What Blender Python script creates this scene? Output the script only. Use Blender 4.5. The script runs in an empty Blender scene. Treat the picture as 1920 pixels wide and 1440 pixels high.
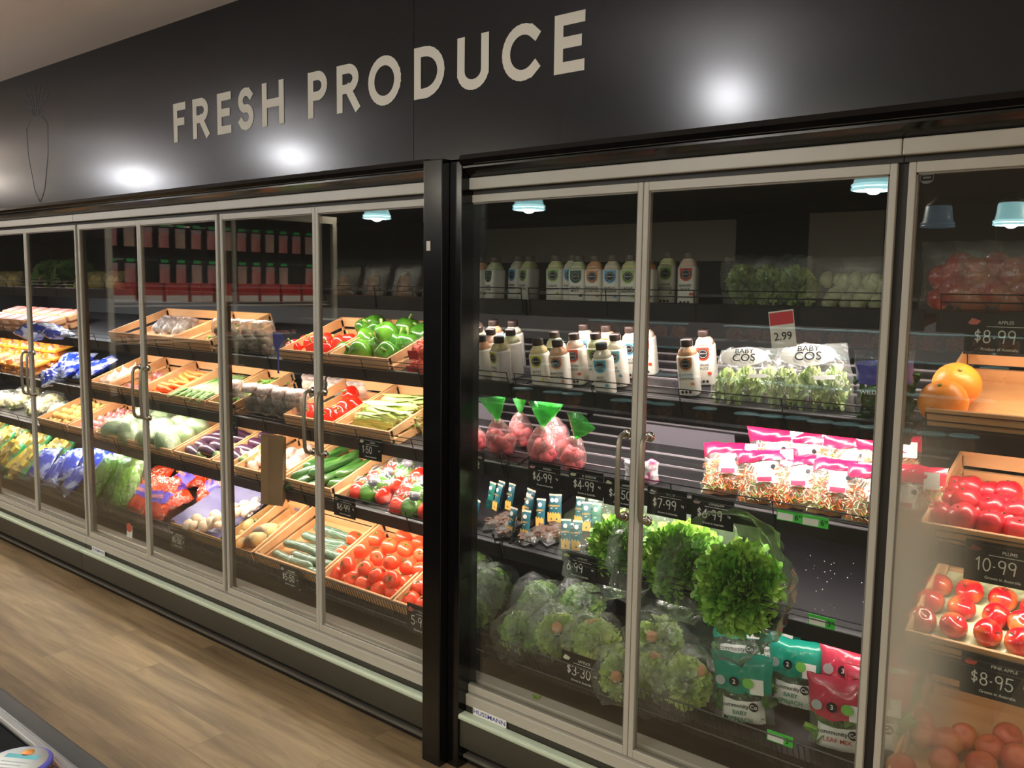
import bpy, math, random
from mathutils import Vector, Matrix, noise, Euler
S = bpy.context.scene
PI = math.pi
def srgb(r, g, b):
    def f(c):
        c /= 255.0
        return c/12.92 if c <= .04045 else ((c+.055)/1.055)**2.4
    return (f(r), f(g), f(b), 1.0)

# ------------------------------------------------------------------ camera
YAW, PITCH, ROLL, FPX = -0.69811425, -0.10877089, 0.01344388, 1671.42
CAM = Vector((0, 0, 1.6))
FW = Vector((math.sin(YAW)*math.cos(PITCH), math.cos(YAW)*math.cos(PITCH), math.sin(PITCH)))
_r = Vector((math.cos(YAW), -math.sin(YAW), 0)); _u = _r.cross(FW)
RT = math.cos(ROLL)*_r + math.sin(ROLL)*_u
UP = -math.sin(ROLL)*_r + math.cos(ROLL)*_u
cd = bpy.data.cameras.new('camera'); cam = bpy.data.objects.new('camera', cd); S.collection.objects.link(cam)
cam.matrix_world = Matrix.Translation(CAM) @ Matrix((RT, UP, -FW)).transposed().to_4x4()
cd.sensor_width = 36; cd.sensor_fit = 'HORIZONTAL'; cd.lens = FPX/1920*36; cd.clip_start = .02
S.camera = cam
# ------------------------------------------------------------------ world, exposure
w = bpy.data.worlds.new('world'); S.world = w; w.use_nodes = True
w.node_tree.nodes['Background'].inputs[0].default_value = (1.0, .93, .80, 1)
w.node_tree.nodes['Background'].inputs[1].default_value = .42
S.view_settings.view_transform = 'Standard'; S.view_settings.look = 'None'
S.view_settings.gamma = 1; S.view_settings.use_curve_mapping = False
S.view_settings.exposure = 0.75
S.cycles.transparent_max_bounces = 32
S.cycles.max_bounces = 8
LED_POWER = 3.2          # watts per metre of shelf light
CEIL_FILL_POWER = 52.0
# ------------------------------------------------------------------ helpers
def ray(px, py): return FW + (px-960)/FPX*RT - (py-720)/FPX*UP
def onY(px, py, Y):
    d = ray(px, py); return CAM + d*(Y/d.y)
def link(o, parent=None):
    S.collection.objects.link(o)
    if parent is not None: o.parent = parent
    return o
MATS = {}
def nt(name):
    m = bpy.data.materials.new(name); m.use_nodes = True
    return m, m.node_tree.nodes, m.node_tree.links, m.node_tree.nodes['Principled BSDF']
def pm(name, c1, c2=None, scale=8, rough=.5, metal=0, bump=0, bscale=None, spec=.5, coat=0, stretch=(1,1,1), lo=.35, hi=.65, sss=0, emis=None, estr=0, detail=4):
    if name in MATS: return MATS[name]
    m, N, L, P = nt(name)
    P.inputs['Base Color'].default_value = srgb(*c1)
    P.inputs['Roughness'].default_value = rough; P.inputs['Metallic'].default_value = metal
    P.inputs['Specular IOR Level'].default_value = spec; P.inputs['Coat Weight'].default_value = coat
    P.inputs['Coat Roughness'].default_value = .08
    if sss:
        P.inputs['Subsurface Weight'].default_value = sss; P.inputs['Subsurface Radius'].default_value = (.02, .01, .005); P.inputs['Subsurface Scale'].default_value = .3
    if emis:
        P.inputs['Emission Color'].default_value = srgb(*emis); P.inputs['Emission Strength'].default_value = estr
    if c2 or bump:
        tc = N.new('ShaderNodeTexCoord'); mp = N.new('ShaderNodeMapping'); mp.inputs['Scale'].default_value = stretch
        L.new(tc.outputs['Object'], mp.inputs[0])
    if c2:
        n = N.new('ShaderNodeTexNoise'); n.inputs['Scale'].default_value = scale; n.inputs['Detail'].default_value = detail
        L.new(mp.outputs[0], n.inputs['Vector'])
        r = N.new('ShaderNodeValToRGB'); r.color_ramp.elements[0].position = lo; r.color_ramp.elements[1].position = hi
        r.color_ramp.elements[0].color = srgb(*c1); r.color_ramp.elements[1].color = srgb(*c2)
        L.new(n.outputs['Fac'], r.inputs[0]); L.new(r.outputs[0], P.inputs['Base Color'])
    if bump:
        n2 = N.new('ShaderNodeTexNoise'); n2.inputs['Scale'].default_value = bscale or scale; n2.inputs['Detail'].default_value = 5
        L.new(mp.outputs[0], n2.inputs['Vector'])
        b = N.new('ShaderNodeBump'); b.inputs['Strength'].default_value = bump; b.inputs['Distance'].default_value = .01
        L.new(n2.outputs['Fac'], b.inputs['Height']); L.new(b.outputs[0], P.inputs['Normal'])
    MATS[name] = m; return m
def film(name, tint=(255,255,255), opac=.08, base=.04, rough=.12, bump=0, bscale=30, ocol=(235,240,235), hazescale=0, haze=0):
    """thin clear sheet: transparent + fresnel gloss + a little milky diffuse"""
    if name in MATS: return MATS[name]
    m, N, L, P = nt(name); N.remove(P); out = [n for n in N if n.type == 'OUTPUT_MATERIAL'][0]
    T = N.new('ShaderNodeBsdfTransparent'); T.inputs[0].default_value = srgb(*tint)
    G = N.new('ShaderNodeBsdfGlossy'); G.inputs['Roughness'].default_value = rough; G.inputs['Color'].default_value = (1,1,1,1)
    D = N.new('ShaderNodeBsdfDiffuse'); D.inputs[0].default_value = srgb(*ocol)
    lw = N.new('ShaderNodeLayerWeight'); lw.inputs[0].default_value = .5
    p5 = N.new('ShaderNodeMath'); p5.operation = 'POWER'; p5.inputs[1].default_value = 5
    L.new(lw.outputs['Facing'], p5.inputs[0])
    ma = N.new('ShaderNodeMath'); ma.operation = 'MULTIPLY_ADD'; ma.inputs[1].default_value = 1-base; ma.inputs[2].default_value = base
    L.new(p5.outputs[0], ma.inputs[0])
    m1 = N.new('ShaderNodeMixShader'); m1.inputs[0].default_value = opac
    L.new(T.outputs[0], m1.inputs[1]); L.new(D.outputs[0], m1.inputs[2])
    m2 = N.new('ShaderNodeMixShader'); L.new(ma.outputs[0], m2.inputs[0])
    L.new(m1.outputs[0], m2.inputs[1]); L.new(G.outputs[0], m2.inputs[2]); L.new(m2.outputs[0], out.inputs[0])
    if bump or haze:
        tc = N.new('ShaderNodeTexCoord')
    if bump:
        n2 = N.new('ShaderNodeTexNoise'); n2.inputs['Scale'].default_value = bscale; n2.inputs['Detail'].default_value = 3; n2.inputs['Distortion'].default_value = 1.2
        L.new(tc.outputs['Object'], n2.inputs['Vector'])
        b = N.new('ShaderNodeBump'); b.inputs['Strength'].default_value = bump; b.inputs['Distance'].default_value = .02
        L.new(n2.outputs['Fac'], b.inputs['Height']); L.new(b.outputs[0], G.inputs['Normal'])
    if haze:   # condensation patch on the pane, object space
        sx = N.new('ShaderNodeSeparateXYZ'); L.new(tc.outputs['Object'], sx.inputs[0])
        def mr(sock, a, b_, c, d):
            q = N.new('ShaderNodeMapRange'); q.interpolation_type = 'SMOOTHSTEP'
            for i, v in enumerate((a, b_, c, d)): q.inputs[i+1].default_value = v
            L.new(sock, q.inputs[0]); return q.outputs[0]
        a = mr(sx.outputs[0], .02, .20, 1, 0); b_ = mr(sx.outputs[2], .15, .45, 0, 1); c = mr(sx.outputs[2], .75, 1.1, 1, 0)
        q1 = N.new('ShaderNodeMath'); q1.operation = 'MULTIPLY'; L.new(a, q1.inputs[0]); L.new(b_, q1.inputs[1])
        q2 = N.new('ShaderNodeMath'); q2.operation = 'MULTIPLY'; L.new(q1.outputs[0], q2.inputs[0]); L.new(c, q2.inputs[1])
        q3 = N.new('ShaderNodeMath'); q3.operation = 'MULTIPLY_ADD'; L.new(q2.outputs[0], q3.inputs[0]); q3.inputs[1].default_value = haze; q3.inputs[2].default_value = opac
        L.new(q3.outputs[0], m1.inputs[0])
    MATS[name] = m; return m

class MB:
    def __init__(s): s.v = []; s.f = []; s.mi = []; s.m = 0
    def add(s, vs, fs):
        o = len(s.v); s.v += [tuple(x) for x in vs]; s.f += [tuple(i+o for i in f) for f in fs]; s.mi += [s.m]*len(fs); return s
    def box(s, x0, x1, y0, y1, z0, z1, M=None):
        vs = [Vector((x, y, z)) for x in (x0, x1) for y in (y0, y1) for z in (z0, z1)]
        if M is not None: vs = [M @ v for v in vs]
        return s.add(vs, [(0,1,3,2),(4,6,7,5),(0,4,5,1),(2,3,7,6),(0,2,6,4),(1,5,7,3)])
    def tube(s, pts, r, n=8, cap=True):
        pts = [Vector(p) for p in pts]; k = len(pts)
        rs = r if isinstance(r, (list, tuple)) else [r]*k
        vs = []; a = None
        for i, p in enumerate(pts):
            t = (pts[min(i+1, k-1)]-pts[max(i-1, 0)])
            t = t.normalized() if t.length > 1e-9 else Vector((0,0,1))
            if a is None: a = t.orthogonal().normalized()
            a = (a-t*a.dot(t)); a = a.normalized() if a.length > 1e-6 else t.orthogonal().normalized()
            b = t.cross(a)
            for j in range(n):
                q = 2*PI*j/n; vs.append(p+(a*math.cos(q)+b*math.sin(q))*rs[i])
        fs = [(i*n+j, i*n+(j+1) % n, (i+1)*n+(j+1) % n, (i+1)*n+j) for i in range(k-1) for j in range(n)]
        if cap: fs += [tuple(range(n))[::-1], tuple((k-1)*n+j for j in range(n))]
        return s.add(vs, fs)
    def lathe(s, prof, n=20, sq=0, M=None, cap=True):
        """prof: (r,z) list around Z; sq>0 squares the section off"""
        vs = []
        for r, z in prof:
            for j in range(n):
                q = 2*PI*j/n; c, d = math.cos(q), math.sin(q)
                if sq: k = (abs(c)**sq+abs(d)**sq)**(-1/sq); c *= k; d *= k
                v = Vector((r*c, r*d, z)); vs.append(M @ v if M is not None else v)
        k = len(prof)
        fs = [(i*n+j, i*n+(j+1) % n, (i+1)*n+(j+1) % n, (i+1)*n+j) for i in range(k-1) for j in range(n)]
        if cap: fs += [tuple(range(n))[::-1], tuple((k-1)*n+j for j in range(n))]
        return s.add(vs, fs)
    def blob(s, fn, nu=16, nv=10):
        """fn(theta, phi in 0..pi) -> point"""
        vs = [fn(0, 0)]
        for i in range(1, nv):
            for j in range(nu): vs.append(fn(2*PI*j/nu, PI*i/nv))
        vs.append(fn(0, PI)); L = len(vs)-1
        fs = [(0, 1+j, 1+(j+1) % nu) for j in range(nu)]
        for i in range(nv-2):
            for j in range(nu):
                a = 1+i*nu+j; b = 1+i*nu+(j+1) % nu; fs.append((a, a+nu, b+nu, b))
        fs += [(L, L-nu+(j+1) % nu, L-nu+j) for j in range(nu)]
        return s.add(vs, fs)
    def ball(s, c, r, sx=1, sy=1, sz=1, nu=10, nv=7, amp=0, seed=0):
        c = Vector(c)
        def fn(t, p):
            d = Vector((math.sin(p)*math.cos(t), math.sin(p)*math.sin(t), math.cos(p)))
            k = r*(1+(amp*noise.noise(d*2+Vector((seed, 0, 0))) if amp else 0))
            return c+Vector((d.x*sx, d.y*sy, d.z*sz))*k
        return s.blob(fn, nu, nv)
    def sheet(s, fn, nu, nv):
        vs = [fn(i/nu, j/nv) for j in range(nv+1) for i in range(nu+1)]
        fs = [(j*(nu+1)+i, j*(nu+1)+i+1, (j+1)*(nu+1)+i+1, (j+1)*(nu+1)+i) for j in range(nv) for i in range(nu)]
        return s.add(vs, fs)
    def build(s, name, mats, parent=None, smooth=True, weld=False):
        me = bpy.data.meshes.new(name); me.from_pydata(s.v, [], s.f)
        if not isinstance(mats, (list, tuple)): mats = [mats]
        for m in mats: me.materials.append(m)
        if len(mats) > 1: me.polygons.foreach_set('material_index', s.mi)
        if smooth: me.polygons.foreach_set('use_smooth', [True]*len(me.polygons))
        me.update()
        return link(bpy.data.objects.new(name, me), parent)
def bevel(o, wd=.002, seg=2):
    m = o.modifiers.new('bevel', 'BEVEL'); m.width = wd; m.segments = seg; m.limit_method = 'ANGLE'; return o
def tag(o, label=None, cat=None, group=None, kind=None):
    if label: o['label'] = label
    if cat: o['category'] = cat
    if group: o['group'] = group
    if kind: o['kind'] = kind
    return o
def empty(name, label=None, cat=None, group=None, loc=(0,0,0)):
    o = bpy.data.objects.new(name, None); o.location = loc; o.empty_display_size = .05; link(o); return tag(o, label, cat, group)
def copy_tree(o, parent=None):
    c = o.copy(); S.collection.objects.link(c)
    if parent is not None: c.parent = parent
    for ch in list(o.children): copy_tree(ch, c)
    return c
USED = set()
def take(proto):
    """first use returns the source itself, later uses copies of it and its parts"""
    if proto.name not in USED: USED.add(proto.name); return proto
    return copy_tree(proto)
ORD = ['first','second','third','fourth','fifth','sixth','seventh','eighth','ninth','tenth','eleventh','twelfth','thirteenth','fourteenth','fifteenth','sixteenth','seventeenth','eighteenth','nineteenth','twentieth']

# --- stroke lettering
def arc(cx, cy, rx, ry, a0, a1, n=12): return [(cx+rx*math.cos(math.radians(a0+(a1-a0)*i/n)), cy+ry*math.sin(math.radians(a0+(a1-a0)*i/n))) for i in range(n+1)]
GL = {  # strokes in a box 0..w by 0..1
 'F': (.5, [[(0,0),(0,1),(.5,1)], [(0,.52),(.42,.52)]]),
 'E': (.5, [[(.5,0),(0,0),(0,1),(.5,1)], [(0,.52),(.43,.52)]]),
 'H': (.6, [[(0,0),(0,1)], [(.6,0),(.6,1)], [(0,.52),(.6,.52)]]),
 'R': (.56, [[(0,0),(0,1),(.28,1)]+arc(.28,.74,.26,.26,90,-90)+[(0,.48)], [(.28,.48),(.56,0)]]),
 'P': (.52, [[(0,0),(0,1),(.26,1)]+arc(.26,.73,.26,.27,90,-90)+[(0,.46)]]),
 'D': (.66, [[(0,0),(0,1),(.2,1)]+arc(.2,.5,.46,.5,90,-90)+[(0,0)]]),
 'O': (.9, [arc(.45,.5,.45,.5,0,360,28)]),
 'C': (.78, [arc(.45,.5,.45,.5,45,315,22)]),
 'U': (.64, [[(0,1),(0,.32)]+arc(.32,.32,.32,.32,180,360)+[(.64,1)]]),
 'S': (.5, [arc(.25,.75,.24,.25,35,180,8)+arc(.25,.75,.24,.25,180,255,5)+arc(.25,.26,.25,.26,75,0,5)+arc(.25,.26,.25,.26,0,-150,10)]),
 '0': (.5, [arc(.25,.5,.25,.5,0,360,18)]), '1': (.3, [[(.02,.8),(.2,1),(.2,0)]]),
 '2': (.5, [arc(.25,.73,.24,.27,160,-30,10)+[(0,0),(.5,0)]]),
 '3': (.5, [arc(.24,.75,.22,.25,150,-80,9)+arc(.24,.26,.26,.26,85,-150,10)]),
 '4': (.5, [[(.38,0),(.38,1),(0,.3),(.52,.3)]]), '5': (.5, [[(.46,1),(.08,1),(.04,.56)]+arc(.23,.31,.26,.3,110,-150,10)]),
 '6': (.5, [[(.42,.98),(.1,.55)]+arc(.25,.28,.24,.28,150,-210,16)]), '7': (.5, [[(0,1),(.5,1),(.18,0)]]),
 '8': (.5, [arc(.25,.26,.24,.26,90,450,14), arc(.25,.76,.2,.23,-90,270,12)]),
 '9': (.5, [arc(.25,.72,.24,.27,0,360,14)+[(.4,0)]]), '.': (.14, [[(.03,.4),(.1,.4)]]),
 '$': (.4, [arc(.2,.72,.18,.18,30,270,7)+arc(.2,.36,.18,.18,90,-150,7), [(.2,.05),(.2,1.02)]]), ' ': (.3, [])}
def stroke_text(mb, txt, x, y, h, lw, M, gap=.2, wid=1.0):
    """flat strokes in the local XY plane, lifted by M; returns end x"""
    for ch in txt:
        wd, st = GL[ch]
        for pl in st:
            P = [Vector((x+a*h*wid, y+b*h, 0)) for a, b in pl]
            for i in range(len(P)-1):
                d = P[i+1]-P[i]
                if d.length < 1e-7: continue
                d = d.normalized(); n = Vector((-d.y, d.x, 0))*lw/2; e = d*lw*.5; yo = len(mb.f)*2e-6
                a = P[i]-(e if i == 0 or True else 0*e); b = P[i+1]+e
                if len(pl) > 6 and 0 < i < len(P)-2: a = P[i]-e*.35; b = P[i+1]+e*.35
                mb.add([M @ (v+Vector((0,0,yo))) for v in (a-n, b-n, b+n, a+n)], [(0,1,2,3)])
        x += (wd*wid+gap)*h
    return x
def font_mesh(txt, size, align='CENTER'):
    c = bpy.data.curves.new('lettering', 'FONT'); c.body = txt; c.size = size; c.align_x = align; c.align_y = 'CENTER'; c.resolution_u = 3; c.offset = size*.012
    o = bpy.data.objects.new('lettering', c); me = bpy.data.meshes.new_from_object(o); bpy.data.objects.remove(o); bpy.data.curves.remove(c)
    return me
FACE = Matrix.Rotation(PI/2, 4, 'X')   # XY plane -> XZ plane facing -Y
def text(txt, size, mat, parent, M, name='lettering', align='CENTER', sx=1):
    me = font_mesh(txt, size, align); me.transform(M @ Matrix.Diagonal((sx, 1, 1, 1))); me.materials.clear(); me.materials.append(mat)
    return link(bpy.data.objects.new(name, me), parent)

# ------------------------------------------------------------------ materials
BLACK = pm('black_panel', (17,17,18), rough=.42, spec=.6)
GLOSSB = pm('black_gloss', (12,12,13), rough=.16, spec=.6)
SHELFM = pm('shelf_black_metal', (27,26,28), (34,32,35), 3, rough=.42, metal=0)
INNER = pm('case_interior', (22,23,26), rough=.5)
ALU = pm('anodised_frame', (180,176,162), rough=.38)
GASK = pm('dark_gasket', (46,42,38), rough=.6)
KICK = pm('kick_panel', (46,43,36), (54,50,42), 3, rough=.45)
STRIP = pm('bumper_strip', (196,210,186), rough=.4)
CHROME = pm('chrome', (200,195,185), rough=.12, metal=1)
SATIN = pm('satin_steel', (150,144,128), rough=.4, metal=.7)
CREAM = pm('sign_letter_paint', (214,208,190), rough=.6)
CEIL = pm('ceiling_paint', (244,236,232), rough=.8)
PINE = pm('crate_pine', (214,164,116), (200,146,98), 7, rough=.55, stretch=(.5,3,3))
WHITE = pm('white_print', (236,234,228), rough=.5)
CHALK = pm('chalk_print', (224,222,214), rough=.8)
CARDB = pm('black_price_card', (20,20,22), rough=.35)
GREENP = pm('green_ticket', (70,200,70), rough=.45)
INK = pm('black_ink', (22,22,24), rough=.5)
CLEAR = film('clear_film', opac=.06, base=.07, rough=.16, bump=.9, bscale=26)
THINF = film('thin_clear_film', opac=.02, base=.05, rough=.12, bump=.7, bscale=20)
CLEARS = film('clear_punnet', opac=.04, base=.06, rough=.06)
GLASS = film('door_glass', tint=(247,250,248), opac=.016, base=.075, rough=.0, ocol=(170,170,160))  # slight haze put into the pane's diffuse colour to lift dark contrast
GLASSF = film('door_glass_misted', tint=(246,250,247), opac=.03, base=.075, rough=.0, ocol=(205,198,180), haze=.55)
def floor_mat():
    m, N, L, P = nt('plank_floor'); P.inputs['Roughness'].default_value = .42; P.inputs['Specular IOR Level'].default_value = .35
    tc = N.new('ShaderNodeTexCoord')
    b = N.new('ShaderNodeTexBrick'); b.inputs['Scale'].default_value = 1; b.inputs['Brick Width'].default_value = 1.15; b.inputs['Row Height'].default_value = .152
    b.inputs['Mortar Size'].default_value = .0012; b.inputs['Mortar Smooth'].default_value = .3; b.offset = .37; b.offset_frequency = 2; b.inputs['Bias'].default_value = 0
    b.inputs['Color1'].default_value = (.34,.34,.34,1); b.inputs['Color2'].default_value = (.66,.66,.66,1); b.inputs['Mortar'].default_value = (.15,.15,.15,1)
    L.new(tc.outputs['Object'], b.inputs['Vector'])
    mp = N.new('ShaderNodeMapping'); mp.inputs['Scale'].default_value = (.9, 9, 1); L.new(tc.outputs['Object'], mp.inputs[0])
    ad = N.new('ShaderNodeVectorMath'); ad.operation = 'MULTIPLY_ADD'; ad.inputs[1].default_value = (7,7,7); L.new(b.outputs['Color'], ad.inputs[0]); L.new(mp.outputs[0], ad.inputs[2])
    n = N.new('ShaderNodeTexNoise'); n.inputs['Scale'].default_value = 1.7; n.inputs['Detail'].default_value = 7; n.inputs['Roughness'].default_value = .62; n.inputs['Distortion'].default_value = .4
    L.new(ad.outputs[0], n.inputs['Vector'])
    mx = N.new('ShaderNodeMix'); mx.data_type = 'RGBA'; mx.inputs[0].default_value = .28
    L.new(n.outputs['Fac'], mx.inputs[6]); L.new(b.outputs['Color'], mx.inputs[7])
    r = N.new('ShaderNodeValToRGB'); e = r.color_ramp.elements
    e[0].position = .3; e[0].color = srgb(100,82,58); e[1].position = .66; e[1].color = srgb(176,150,110)
    k = e.new(.48); k.color = srgb(140,118,86)
    L.new(mx.outputs[2], r.inputs[0]); L.new(r.outputs[0], P.inputs['Base Color'])
    bp = N.new('ShaderNodeBump'); bp.inputs['Strength'].default_value = .15; bp.inputs['Distance'].default_value = .003
    L.new(n.outputs['Fac'], bp.inputs['Height']); L.new(bp.outputs[0], P.inputs['Normal'])
    return m
FLOOR = floor_mat()

# ------------------------------------------------------------------ room shell
YD = 2.10            # door plane
YB = 2.05            # bulkhead face
def struct(name, mb, m, smooth=False):
    o = mb.build(name, m, smooth=smooth); o['kind'] = 'structure'; return o
struct('floor', MB().box(-14, 6, -8, 3.4, -.05, 0), FLOOR)
struct('ceiling', MB().box(-14, 6, -2.4, 3.4, 2.685, 2.74), CEIL)
struct('ceiling_rear', MB().box(-14, 6, -8, -2.4, 2.685, 2.74), pm('dark_ceiling', (34,34,36), rough=.8))
bk = MB().box(-14, -2.150, YB, YB+.06, 1.99, 2.685).box(-2.148, 6, YB, YB+.06, 1.99, 2.685)
BULK = pm('bulkhead_black_laminate', (29,30,32), rough=.20, spec=.42)
struct('wall_front_bulkhead', bk, BULK)
struct('wall_back', MB().box(-14, 6, 3.12, 3.4, 0, 2.685), BLACK)
struct('wall_left', MB().box(-14.1, -14, -8, 3.4, 0, 2.685), pm('end_wall', (60,58,56), rough=.7))
struct('wall_rear', MB().box(-14, 6, -8.1, -8, 0, 2.685), pm('rear_wall', (46,47,48), rough=.7))
# black half-round moulding below the bulkhead
def moulding(x0, x1, name):
    prof = [(YB+.035, 2.0), (YB-.012, 2.0), (YB-.02, 1.985), (YB-.012, 1.972), (YB+.0, 1.968), (YB+.0, 1.962), (YB+.02, 1.95), (YB+.04, 1.937), (YB+.05, 1.925), (YB+.09, 1.925), (YB+.09, 2.0)]
    mb = MB(); n = len(prof)
    mb.add([(x, y, z) for x in (x0, x1) for y, z in prof], [(i, (i+1) % n, n+(i+1) % n, n+i) for i in range(n)]+[tuple(range(n)), tuple(range(2*n-1, n-1, -1))])
    o = mb.build(name, GLOSSB, smooth=False); o['kind'] = 'structure'; return o
moulding(-14, -2.075, 'trim_1'); moulding(-1.93, 6, 'trim_2')
# post between the two cases
post = MB().box(-2.068, -1.986, 2.015, 2.14, 0, 1.992).box(-1.9855, -1.935, 2.05, 2.14, 0, 1.985).box(-2.068, -1.9755, 2.14, 3.1, 0, 1.95)
po = struct('trim_3', post, GLOSSB); bevel(po, .003)
st = MB().box(-2.052, -2.035, 2.0135, 2.0149, 1.71, 1.74).build('post_sticker', pm('sticker', (200,192,178), rough=.6), smooth=False)
tag(st, 'small blank cream sticker on the black post between the cases', 'sticker')

struct('trim_4', MB().box(-11.2, -6.0, -8, -7.97, 2.02, 2.62).box(-4.9, -3.9, -8, -7.97, 1.5, 2.66), pm('rear_light_panel', (190,190,180), rough=.7))
# sign letters
sg = empty('sign_lettering', 'large cream capital letters FRESH PRODUCE on the black bulkhead', 'sign', loc=(-2.6, YB, 2.2))
LX = [('F',326),('R',362),('E',408),('S',447),('H',492),('P',578),('R',632),('O',691),('D',777),('U',858),('C',942),('E',1040)]
LR = [349,392,434,476,533,614,674,752,834,917,1012,1097]
LT = [197+(30-197)*(x-326)/(1040-326) for _, x in LX]
for (ch, xl), xr, yt in zip(LX, LR, LT):
    yb = 266+(141-266)*(xl-326)/(1040-326)
    a = onY(xl, (yt+yb)/2, YB); b = onY(xr, (yt+yb)/2, YB)
    z0, z1 = 2.192, 2.352; wm = b.x-a.x; lw = .031; h = z1-z0-lw
    wd = GL[ch][0]; mb = MB()
    M = Matrix.Translation((a.x+lw/2, YB-.0015, z0+lw/2)) @ FACE
    stroke_text(mb, ch, 0, 0, h, lw, M, wid=(wm-lw)/(wd*h))
    o = mb.build('letter', CREAM, smooth=False); o.parent = sg; o.matrix_parent_inverse = Matrix.Translation(-sg.location)
# faint chalk carrot drawing on the bulkhead at the left
mb = MB(); c0 = onY(70, 255, YB)
def line3(pts, r=.0008):
    mb.tube([(c0.x+a, YB-.001, c0.z+b) for a, b in pts], r, 4)
mb.v = []; mb.f = []; mb.mi = []
line3([(-.13,.05),(-.12,-.1),(-.06,-.28),(0,-.34),(.06,-.28),(.12,-.1),(.13,.05),(.06,.1),(-.06,.1),(-.13,.05)])
for dx in (-.14,-.07,0,.07,.14): line3([(dx*.2,.1),(dx*.5,.18),(dx,.26)])
line3([(-.16,.2),(-.1,.16),(0,.14),(.1,.16),(.16,.2)])
tag(mb.build('chalk_drawing', pm('faint_chalk', (120,126,134), rough=.8)), 'faint chalk outline drawing on the bulkhead left of the letters', 'drawing')

# ------------------------------------------------------------------ refrigerated cases
SH = {1: (2.42, 1.530, math.radians(6), .42), 2: (2.36, 1.245, math.radians(17), .50), 3: (2.33, .965, math.radians(17), .54),
      4: (2.30, .692, math.radians(17), .58), 5: (2.225, .352, math.radians(22), .62)}
def shM(k): yf, zf, a, d = SH[k]; return Matrix.Translation((0, yf, zf)) @ Matrix.Rotation(a, 4, 'X')
def on(k, px, py, n=0):
    M = shM(k).inverted(); o = M @ CAM; d = M.to_3x3() @ ray(px, py); q = o+d*((n-o.z)/d.z); return q.x, q.y
def put(o, k, x, t, n=0, rot=(0,0,0), sc=1):
    s = sc if isinstance(sc, tuple) else (sc, sc, sc)
    o.matrix_world = shM(k) @ Matrix.Translation((x, t, n)) @ Euler(rot).to_matrix().to_4x4() @ Matrix.Diagonal((*s, 1)); return o
WIRE = pm('black_wire', (26,24,25), rough=.35)
def shelf(case, k, x0, x1, guard=True, liner=False, power=1.0, rail=.045, warm=(1.0,.80,.66)):
    M = shM(k); d = SH[k][3]
    s = MB().box(x0, x1, 0, d, -.018, 0, M).build('shelf', SHELFM, case, smooth=False)
    MB().box(x0, x1, -.012, 0, -.028, rail-.028+.01, M).build('price_rail', SHELFM, s, smooth=False)
    if liner:
        mb = MB(); t = .05
        while t < d-.03: mb.box(x0+.01, x1-.01, t, t+.003, 0, .006, M); t += .075
        mb.build('ribbed_liner', pm('liner', (150,142,146), rough=.4), s, smooth=False)
    if guard:
        mb = MB()
        if k == 5:
            for z in (.0, .085): mb.tube([M @ Vector((x0, -.014, z)), M @ Vector((x1, -.014, z))], .0028, 5)
            x = x0+.01
            while x < x1: mb.tube([M @ Vector((x, -.014, -.02)), M @ Vector((x, -.014, .085))], .0014, 4); x += .016
        else:
            for z in (.028, .048, .068): mb.tube([M @ Vector((x0+.01, -.016, z)), M @ Vector((x1-.01, -.016, z))], .0018, 5)
            n = max(2, int((x1-x0)/.31)+1)
            for i in range(n):
                x = x0+.012+(x1-x0-.024)*i/(n-1)
                mb.tube([M @ Vector((x, -.014, -.02)), M @ Vector((x, -.016, .068))], .002, 5)
        mb.build('wire_guard', WIRE, s, smooth=False)
    if power > 0:
        hz = MB().box(x0+.03, x1-.03, .012, .04, -.030, -.019, M).build('light_strip', pm('strip_housing', (120,118,112), rough=.5), s, smooth=False)
        L = bpy.data.lights.new('light_strip_lamp', 'AREA'); L.shape = 'RECTANGLE'; L.size = x1-x0-.1; L.size_y = .018
        L.energy = LED_POWER*power*(x1-x0); L.color = warm; L.spread = math.radians(165)
        o = bpy.data.objects.new('light_strip_lamp', L); link(o, hz)
        c = M @ Vector(((x0+x1)/2, .026, -.0325)); o.matrix_world = Matrix.Translation(c) @ Matrix.Rotation(math.radians(26), 4, 'X')
    return s
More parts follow.
